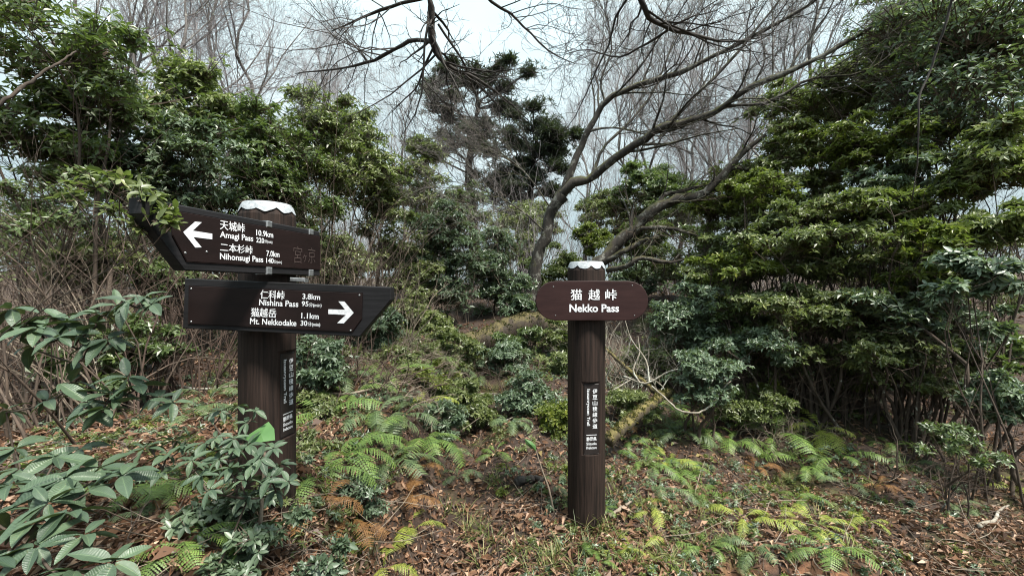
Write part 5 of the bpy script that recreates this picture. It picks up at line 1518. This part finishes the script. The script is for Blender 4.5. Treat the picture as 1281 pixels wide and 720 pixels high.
# ---- pines
def pine(label, trunk, clumps, d, seed):
    r_ = np.random.default_rng(seed)
    pts = PX(trunk)
    b = ground_at(trunk[0][0], d); b[2] -= .1
    pts = [b] + pts
    root = empty('pine_tree', b, label, 'tree')
    p, r = resample(pts, np.linspace(.17, .04, len(pts)), 18)
    p, r = lumpy(p, r, r_, .1)
    V, Q = tube_arrays(p[None], r[None], 8)
    link('trunk', build_mesh('trunk', V - b, Q, mat=M['darkbark']), root)
    cl = []
    for x, y, rx, ry in clumps:
        dd = d + r_.uniform(-1, 1) * .8
        c = px(x, y, dd)
        cl.append((c, rx / F * d * 1.1, ry / F * d * 1.1))
        for _ in range(3):
            cl.append((c + r_.normal(0, .75, 3) * rx / F * d * np.array([1, 1, .45]), rx / F * d * .6, ry / F * d * .7))
    V, T, t, P, Cc = foliage_clumps(cl, 62, 11, .18, .030, r_, spread=(15, 75), upb=.5, inner=.1, light=True)
    tag(link('foliage', build_mesh('foliage', V - b, tris=T, mat=M['needle'], smooth=False, tint=t), root), kind='stuff')
    BP, BR = [], []
    for c, rr, rz_ in cl:
        i = int(np.argmin(np.linalg.norm(p[5:] - (c - [0, 0, rr * .8]), axis=1))) + 5
        q, rq = resample([p[i], (p[i] + c) / 2 + r_.normal(0, .12, 3), c], [.035, .025, .012], 7)
        BP.append(q); BR.append(rq)
    n = len(P)
    TP = np.stack([Cc, Cc * .5 + P * .5 + r_.normal(0, .05, (n, 3)), P], 1)
    V, Q = tubes([(np.array(BP), np.array(BR), 5), (TP, np.tile([[.012, .009, .005]], (n, 1)), 3)])
    tag(link('branches', build_mesh('branches', V - b, Q, mat=M['darkbark']), root), kind='stuff')
pine('dark flat-layered pine standing tallest against the sky in the gap', [(592, 270, 14), (586, 220, 14), (592, 170, 14), (598, 130, 14), (590, 105, 14)],
     [(556, 98, 26, 10), (545, 122, 24, 14), (590, 88, 22, 8), (622, 112, 26, 13), (634, 140, 20, 10), (575, 158, 26, 12), (570, 178, 30, 12), (605, 170, 22, 10), (538, 108, 14, 8), (610, 95, 18, 8)], 14, 201)
pine('wider lower pine with sagging layers beside the tall pine', [(655, 300, 13), (662, 250, 13), (668, 200, 13), (672, 165, 13)],
     [(668, 160, 30, 9), (692, 172, 22, 9), (640, 178, 26, 11), (672, 190, 34, 13), (632, 212, 26, 12), (690, 208, 24, 12), (650, 232, 34, 12), (620, 250, 24, 11), (685, 240, 22, 11), (640, 268, 26, 11), (700, 190, 16, 9), (612, 228, 16, 9)], 13, 202)

# ------------------------------------------------------------------ bare thickets
def thicket(label, X, d, w, h, n, mat, seed, lean=(0, 0), L1=.55, wig=.14, arch=0.0, m=(5, 3), thick=.008, group=None):
    """many thin bare stems rising from one stretch of ground; w,h in metres"""
    r_ = np.random.default_rng(400 + seed)
    c = ground_at(X, d)
    b = c.copy()
    root = empty('bare_thicket', b, label, 'thicket', group)
    k = 10
    s = np.stack([r_.uniform(-w / 2, w / 2, n), r_.uniform(-w / 4, w / 4, n), np.zeros(n)], 1) + c
    s[:, 2] = gh(s[:, 0], s[:, 1]) - .02
    H = h * r_.uniform(.55, 1.1, (n, 1))
    dirn = unit(np.stack([r_.normal(lean[0], .28, n), r_.normal(lean[1], .22, n), np.ones(n)], 1))
    P = np.empty((n, k, 3)); P[:, 0] = s
    for i in range(1, k):
        dirn = unit(dirn + r_.normal(0, wig, (n, 3)) + np.array([lean[0] * arch, lean[1] * arch, -arch * i / k]))
        P[:, i] = P[:, i - 1] + dirn * H / (k - 1)
    R = thick * r_.uniform(.4, 1.1, (n, 1)) * np.linspace(1, .25, k)[None]
    a = sprout(P, R, m[0], .2, .97, .6, L1 * h * .6, 6, .16, .08 - arch * .4, r_, rr=.5)
    a2 = sprout(*a, m[1], .2, 1, .6, L1 * h * .25, 3, .18, .05 - arch * .2, r_, rr=.55)
    V, Q = tubes([(P, R, 5)])
    tag(link('stems', build_mesh('stems', V - b, Q, mat=M[mat]), root), kind='stuff')
    V, Q = tubes([(*a, 3), (*a2, 3)])
    tag(link('twigs', build_mesh('twigs', V - b, Q, mat=M[mat]), root), kind='stuff')
TH = [
    ('tangle of long brown stems arching over at the picture edge', 20, 2.5, 1.4, 1.9, 46, 'twig', (-.15, -.05), .5, .13, .10),
    ('pale dry arching stems mixed into the brown tangle', 70, 2.9, 1.2, 2.0, 26, 'paletwig', (-.25, -.1), .4, .14, .12),
    ('dense brown brush behind the upright rhododendron', 140, 3.3, 1.5, 1.6, 50, 'redtwig', (-.1, 0), .5, .14, .06),
    ('brown brush between the tangle and direction post', 235, 3.6, 1.2, 1.5, 44, 'redtwig', (0, 0), .5, .14, .05),
    ('fan of long straight bare stems beside the upper board', 425, 4.2, .8, 2.0, 46, 'twig', (.18, 0), .5, .07, .0),
    ('pale twiggy brush under the fan of bare stems', 455, 4.6, 1.2, 1.3, 36, 'paletwig', (.1, 0), .5, .14, .03),
    ('tall thin bare saplings above the olive evergreen', 375, 5.0, .8, 3.6, 9, 'twig', (.02, 0), .35, .05, .0),
    ('reddish brush low beneath the lower direction board', 430, 3.4, 1.0, .55, 44, 'redtwig', (.2, 0), .6, .2, .15),
    ('fine pale brush before the tall pine trunk', 575, 8.2, 2.2, 2.6, 50, 'paletwig', (0, 0), .45, .10, .02),
    ('greyish brush at the foot of the lower pine', 640, 9.0, 1.8, 3.2, 44, 'greytwig', (.05, 0), .45, .09, .01),
    ('reddish bare brush between the leaning trunks', 715, 9.5, 2.0, 2.3, 56, 'redtwig', (0, 0), .5, .10, .02),
    ('reddish bare brush behind the pale leaning tree', 790, 10.0, 2.6, 2.4, 56, 'redtwig', (0, 0), .5, .10, .02),
    ('spiky dry stems growing on the mossy log', 655, 5.6, .5, .6, 18, 'twig', (0, 0), .5, .10, .0),
    ('thin dry tangle on the rise between direction post and log', 500, 4.3, 1.0, .45, 40, 'paletwig', (.3, 0), .7, .22, .22),
    ('low dry brush beside the path under the mossy log', 610, 4.9, 1.2, .4, 40, 'twig', (-.2, 0), .7, .22, .2),
    ('withered stalks behind the feathery fern', 470, 3.5, .9, .35, 36, 'paletwig', (.3, -.1), .7, .22, .25),
    ('dry stalk clump just behind the sunny fern bed', 980, 4.2, 1.2, .35, 36, 'paletwig', (.1, 0), .7, .22, .22),
    ('pale tangled brush beside the name post', 775, 4.9, 1.0, .95, 46, 'deadwood', (-.1, 0), .6, .2, .06),
    ('dark brown stem thicket under the yellowish evergreen', 900, 6.5, 1.6, 2.2, 46, 'twig', (0, 0), .45, .11, .02),
    ('brown stem thicket under the wide evergreen spray', 1010, 6.1, 1.6, 2.3, 56, 'redtwig', (.05, 0), .45, .10, .02),
    ('reddish stem thicket under the sunlit evergreen layer', 1100, 5.8, 1.5, 2.4, 56, 'redtwig', (.05, 0), .45, .10, .02),
    ('outermost brown stem thicket behind the broad-leaved edge shrub', 1220, 5.5, 1.6, 2.4, 56, 'twig', (-.05, 0), .45, .11, .02),
    ('low dark twig brush below the flat-topped spray', 960, 4.7, 1.6, .9, 44, 'twig', (0, 0), .6, .16, .05),
    ('drooping dry brush on the outer dead leaf slope', 1180, 3.4, 1.3, .5, 36, 'twig', (.1, -.1), .6, .2, .2),
    ('dark brush backing the layered sprays', 1140, 6.8, 3.0, 3.0, 56, 'twig', (0, 0), .45, .10, .02),
    ('dark brush backing the corner evergreens', 60, 4.8, 2.6, 2.6, 56, 'twig', (0, 0), .45, .10, .03),
    ('dark brush backing the two direction boards', 300, 5.4, 2.4, 2.2, 56, 'redtwig', (0, 0), .45, .10, .03),
    ('tall grey brush on the slope side of the tall pine', 490, 10.5, 3.0, 4.0, 56, 'greytwig', (0, 0), .42, .08, .0),
    ('tall grey brush under the lower pine', 610, 12.0, 3.0, 3.4, 56, 'greytwig', (0, 0), .42, .08, .0),
    ('tall purplish brush behind the leaning tree fork', 760, 11.5, 3.4, 4.0, 60, 'greytwig', (.05, 0), .42, .08, .0),
    ('tall grey brush behind the lime rounded shrub', 880, 10.5, 3.0, 4.2, 56, 'greytwig', (.05, 0), .42, .08, .0),
    ('dim brush behind the drooping rounded shrub', 500, 7.6, 2.6, 2.4, 50, 'twig', (0, 0), .45, .10, .03),
]
for i, (lab, X, d, w_, h_, n, mt, ln, L1, wg, ar) in enumerate(TH):
    n = int(n * (.5 if X > 880 and ' stem' in lab else .85))
    thicket(lab, X, d, w_, h_, n, mt, i, ln, L1, wg, ar)

# far wood beyond: one mass of bare stems and dim evergreen that nobody could count
def far_wood():
    r_ = np.random.default_rng(8)
    n = 110
    x = r_.uniform(-48, 48, n); y = r_.uniform(19, 46, n)
    z = gh(x, y)
    k = 7
    P = np.empty((n, k, 3)); P[:, 0] = np.stack([x, y, z - .1], 1)
    dirn = unit(np.stack([r_.normal(0, .1, n), r_.normal(0, .1, n), np.ones(n)], 1))
    H = r_.uniform(2.5, 5.5, (n, 1)) * (1 - .45 * np.exp(-((x / y - (-.08)) / .3) ** 2))[:, None]
    for i in range(1, k):
        dirn = unit(dirn + r_.normal(0, .06, (n, 3)) + [0, 0, .03])
        P[:, i] = P[:, i - 1] + dirn * H / (k - 1)
    R = r_.uniform(.02, .055, (n, 1)) * np.linspace(1, .2, k)[None]
    a = sprout(P, R, 9, .2, .98, .6, H[:, 0] * .33, 6, .12, .15, r_, rr=.5)
    a2 = sprout(*a, 7, .2, 1, .6, 1.1, 3, .14, .12, r_, rr=.5)
    V, Q = tubes([(P, R, 4), (*a, 3), (a2[0], np.maximum(a2[1], .006), 3)])
    tag(link('far_wood', build_mesh('far_wood', V, Q, mat=M['greytwig'])), 'far bare wood beyond the pass fading into grey twigs', 'wood', kind='stuff')
far_wood()

# mossy stone
def stone(label, X, d, r, seed):
    r_ = np.random.default_rng(seed)
    p = ground_at(X, d)
    nu, nv = 18, 11
    th = np.arange(nu) * 2 * PI / nu; ph = np.linspace(.02, PI - .02, nv)
    TH_, PH = np.meshgrid(th, ph)
    D = np.stack([np.cos(TH_) * np.sin(PH), np.sin(TH_) * np.sin(PH), np.cos(PH)], -1)
    rr = 1 + sum(a * np.sin(D @ (r_.normal(size=3) * f) + r_.random() * 6) for a, f in ((.16, 2), (.09, 4), (.05, 8)))
    V = D * rr[..., None] * np.array([r, r * .8, r * .62]) + [0, 0, r * .3]
    ii = np.arange((nv - 1) * nu).reshape(nv - 1, nu)
    Q = np.stack([ii, np.roll(ii, -1, 1), np.roll(ii, -1, 1) + nu, ii + nu], -1)[..., ::-1]
    o = link('stone', build_mesh('stone', V, Q, mat=M['stone']), loc=p)
    tag(o, label, 'stone')
stone('dark mossy stone sitting in the shaded hollow under the flat-topped spray', 1062, 5.2, .24, 3)
stone('small half buried stone at the outer foot of the shaded bank', 1000, 5.4, .13, 4)

# ------------------------------------------------------------------ forest floor: leaves, blades, twigs
def floor_points(n, r_, d0=1.3, d1=12, xm=1.35):
    u = r_.random(n)
    d = 1 / (1 / d0 + u * (1 / d1 - 1 / d0)) if True else d0
    x = r_.uniform(-xm, xm, n) * d
    return x, d

def floor_normal(x, y):
    e = .04
    return unit(np.stack([-(gh(x + e, y) - gh(x - e, y)) / (2 * e), -(gh(x, y + e) - gh(x, y - e)) / (2 * e), np.ones_like(x)], 1))

def litter():
    r_ = np.random.default_rng(21)
    n = 90000
    x, y = floor_points(n, r_)
    keep = r_.random(n) > bank_mask(x, y) * .8
    x, y = x[keep], y[keep]
    n = len(x)
    nn = floor_normal(x, y)
    pos = np.stack([x, y, gh(x, y) + r_.random(n) ** 2 * .035 + .004], 1)
    az = r_.random(n) * 6.28
    d = np.stack([np.cos(az), np.sin(az), r_.normal(0, .38, n)], 1)
    d = d - nn * (d * nn).sum(1, keepdims=True) * .6
    nr = nn + r_.normal(0, .38, (n, 3))
    L = r_.uniform(.018, .036, n) * (1 + r_.random(n) ** 4 * 1.9)
    W = L * r_.uniform(.25, .55, n)
    t = np.clip(r_.beta(1.7, 2.0, n), 0, 1)
    pos = pos - d * L[:, None] * .5
    V, T, tt = leaf_arrays(pos, d, nr, L, W, r_, fold=.5, droop=.3, tint=t, light=True)
    tag(link('leaf_litter', build_mesh('leaf_litter', V, tris=T, mat=M['litter'], smooth=False, tint=tt)), 'brown fallen leaves covering the forest floor', 'leaves', kind='stuff')
litter()

def grass():
    r_ = np.random.default_rng(22)
    pts = []
    for X, Y, w_, n in ((740, 668, 40, 500), (700, 700, 60, 700), (800, 690, 50, 500), (850, 700, 45, 500), (660, 690, 50, 350), (780, 640, 45, 350), (880, 650, 50, 350), (600, 650, 40, 200), (1000, 610, 50, 250),
                        (560, 640, 30, 150), (450, 560, 60, 300), (500, 500, 70, 350), (620, 600, 30, 120), (930, 690, 40, 250), (1180, 600, 50, 200), (1100, 690, 80, 250), (380, 640, 40, 150), (690, 560, 40, 150), (830, 530, 60, 250), (600, 470, 60, 250)):
        c = ground_hit(X, Y)
        s = w_ / F * c[1]
        for _ in range(max(1, n // 60)):
            q = c[:2] + r_.normal(0, s * .6, 2)
            pts.append(q + r_.normal(0, .018, (22, 2)))
    P = np.concatenate(pts)
    n = len(P)
    az = r_.random(n) * 6.28
    el = np.radians(r_.uniform(25, 85, n))
    d = np.stack([np.cos(az) * np.cos(el), np.sin(az) * np.cos(el), np.sin(el)], 1)
    pos = np.stack([P[:, 0], P[:, 1], gh(P[:, 0], P[:, 1]) - .005], 1)
    nr = np.stack([-np.cos(az) * .5, -np.sin(az) * .5, np.ones(n)], 1)
    L = r_.uniform(.05, .15, n)
    V, T, tt = leaf_arrays(pos, d, nr, L, np.full(n, .005), r_, fold=.3, droop=.45, fine=True)
    tag(link('grass', build_mesh('grass', V, tris=T, mat=M['grass'], smooth=True, tint=tt)), 'thin olive grass blades growing through the fallen leaves', 'grass', kind='stuff')
grass()

def ground_twigs():
    r_ = np.random.default_rng(23)
    n = 2600
    x, y = floor_points(n, r_, d1=9)
    nn = floor_normal(x, y)
    k = 5
    P = np.empty((n, k, 3)); P[:, 0] = np.stack([x, y, gh(x, y) + .012], 1)
    az = r_.random(n) * 6.28
    d = unit(np.stack([np.cos(az), np.sin(az), r_.normal(.0, .12, n)], 1))
    L = r_.uniform(.08, .5, (n, 1))
    for i in range(1, k):
        d = unit(d + r_.normal(0, .16, (n, 3)))
        P[:, i] = P[:, i - 1] + d * L / (k - 1)
        P[:, i, 2] = np.maximum(P[:, i, 2], gh(P[:, i, 0], P[:, i, 1]) + .006)
    R = r_.uniform(.0012, .004, (n, 1)) * np.linspace(1, .5, k)[None]
    h = n // 2
    V, Q = tubes([(P[:h], R[:h], 3)])
    tag(link('fallen_twigs', build_mesh('fallen_twigs', V, Q, mat=M['paletwig'])), 'pale dry twigs scattered over the fallen leaves', 'twigs', kind='stuff')
    V, Q = tubes([(P[h:], R[h:], 3)])
    tag(link('fallen_twigs', build_mesh('fallen_twigs', V, Q, mat=M['twig'])), 'brown twigs scattered over the fallen leaves', 'twigs', kind='stuff')
ground_twigs()

def groundcover():
    """low seedlings and moss sprigs between the ferns"""
    r_ = np.random.default_rng(24)
    cl = []
    for _ in range(800):
        d = 1 / r_.uniform(1 / 7.0, 1 / 1.7)
        x = r_.uniform(-1.2, 1.15) * d
        if abs(x + .25 + .05 * d) < .35 and d < 5.5: continue
        c = np.array([x, d, float(gh(x, d)) + .02])
        s = r_.uniform(.03, .12)
        cl.append((c, s, s * .55))
    for _ in range(620):
        d = r_.uniform(2.9, 7.0)
        x = r_.uniform(-.75, .9) * d
        if abs(x + .25 + .05 * d) < .3 and d < 5.0: continue
        s = r_.uniform(.05, .16)
        cl.append((np.array([x, d, float(gh(x, d)) + .03]), s, s * .6))
    cl = [cl[i] for i in r_.permutation(len(cl))]
    for nm, mt, a, b, lab in (('groundcover', 'mid', 0, 640, 'low green seedlings between the ferns'), ('groundcover', 'lime', 640, 780, 'yellow-green seedlings and moss sprigs between the ferns'), ('groundcover', 'teal', 780, 9999, 'bluish seedlings between the ferns')):
        V, T, t, P, Cc = foliage_clumps(cl[a:b], 14, 6, .027, .011, r_, upb=.6, inner=.1, light=True)
        tag(link(nm, build_mesh(nm, V, tris=T, mat=M[mt], smooth=False, tint=t)), lab, 'groundcover', kind='stuff')
groundcover()
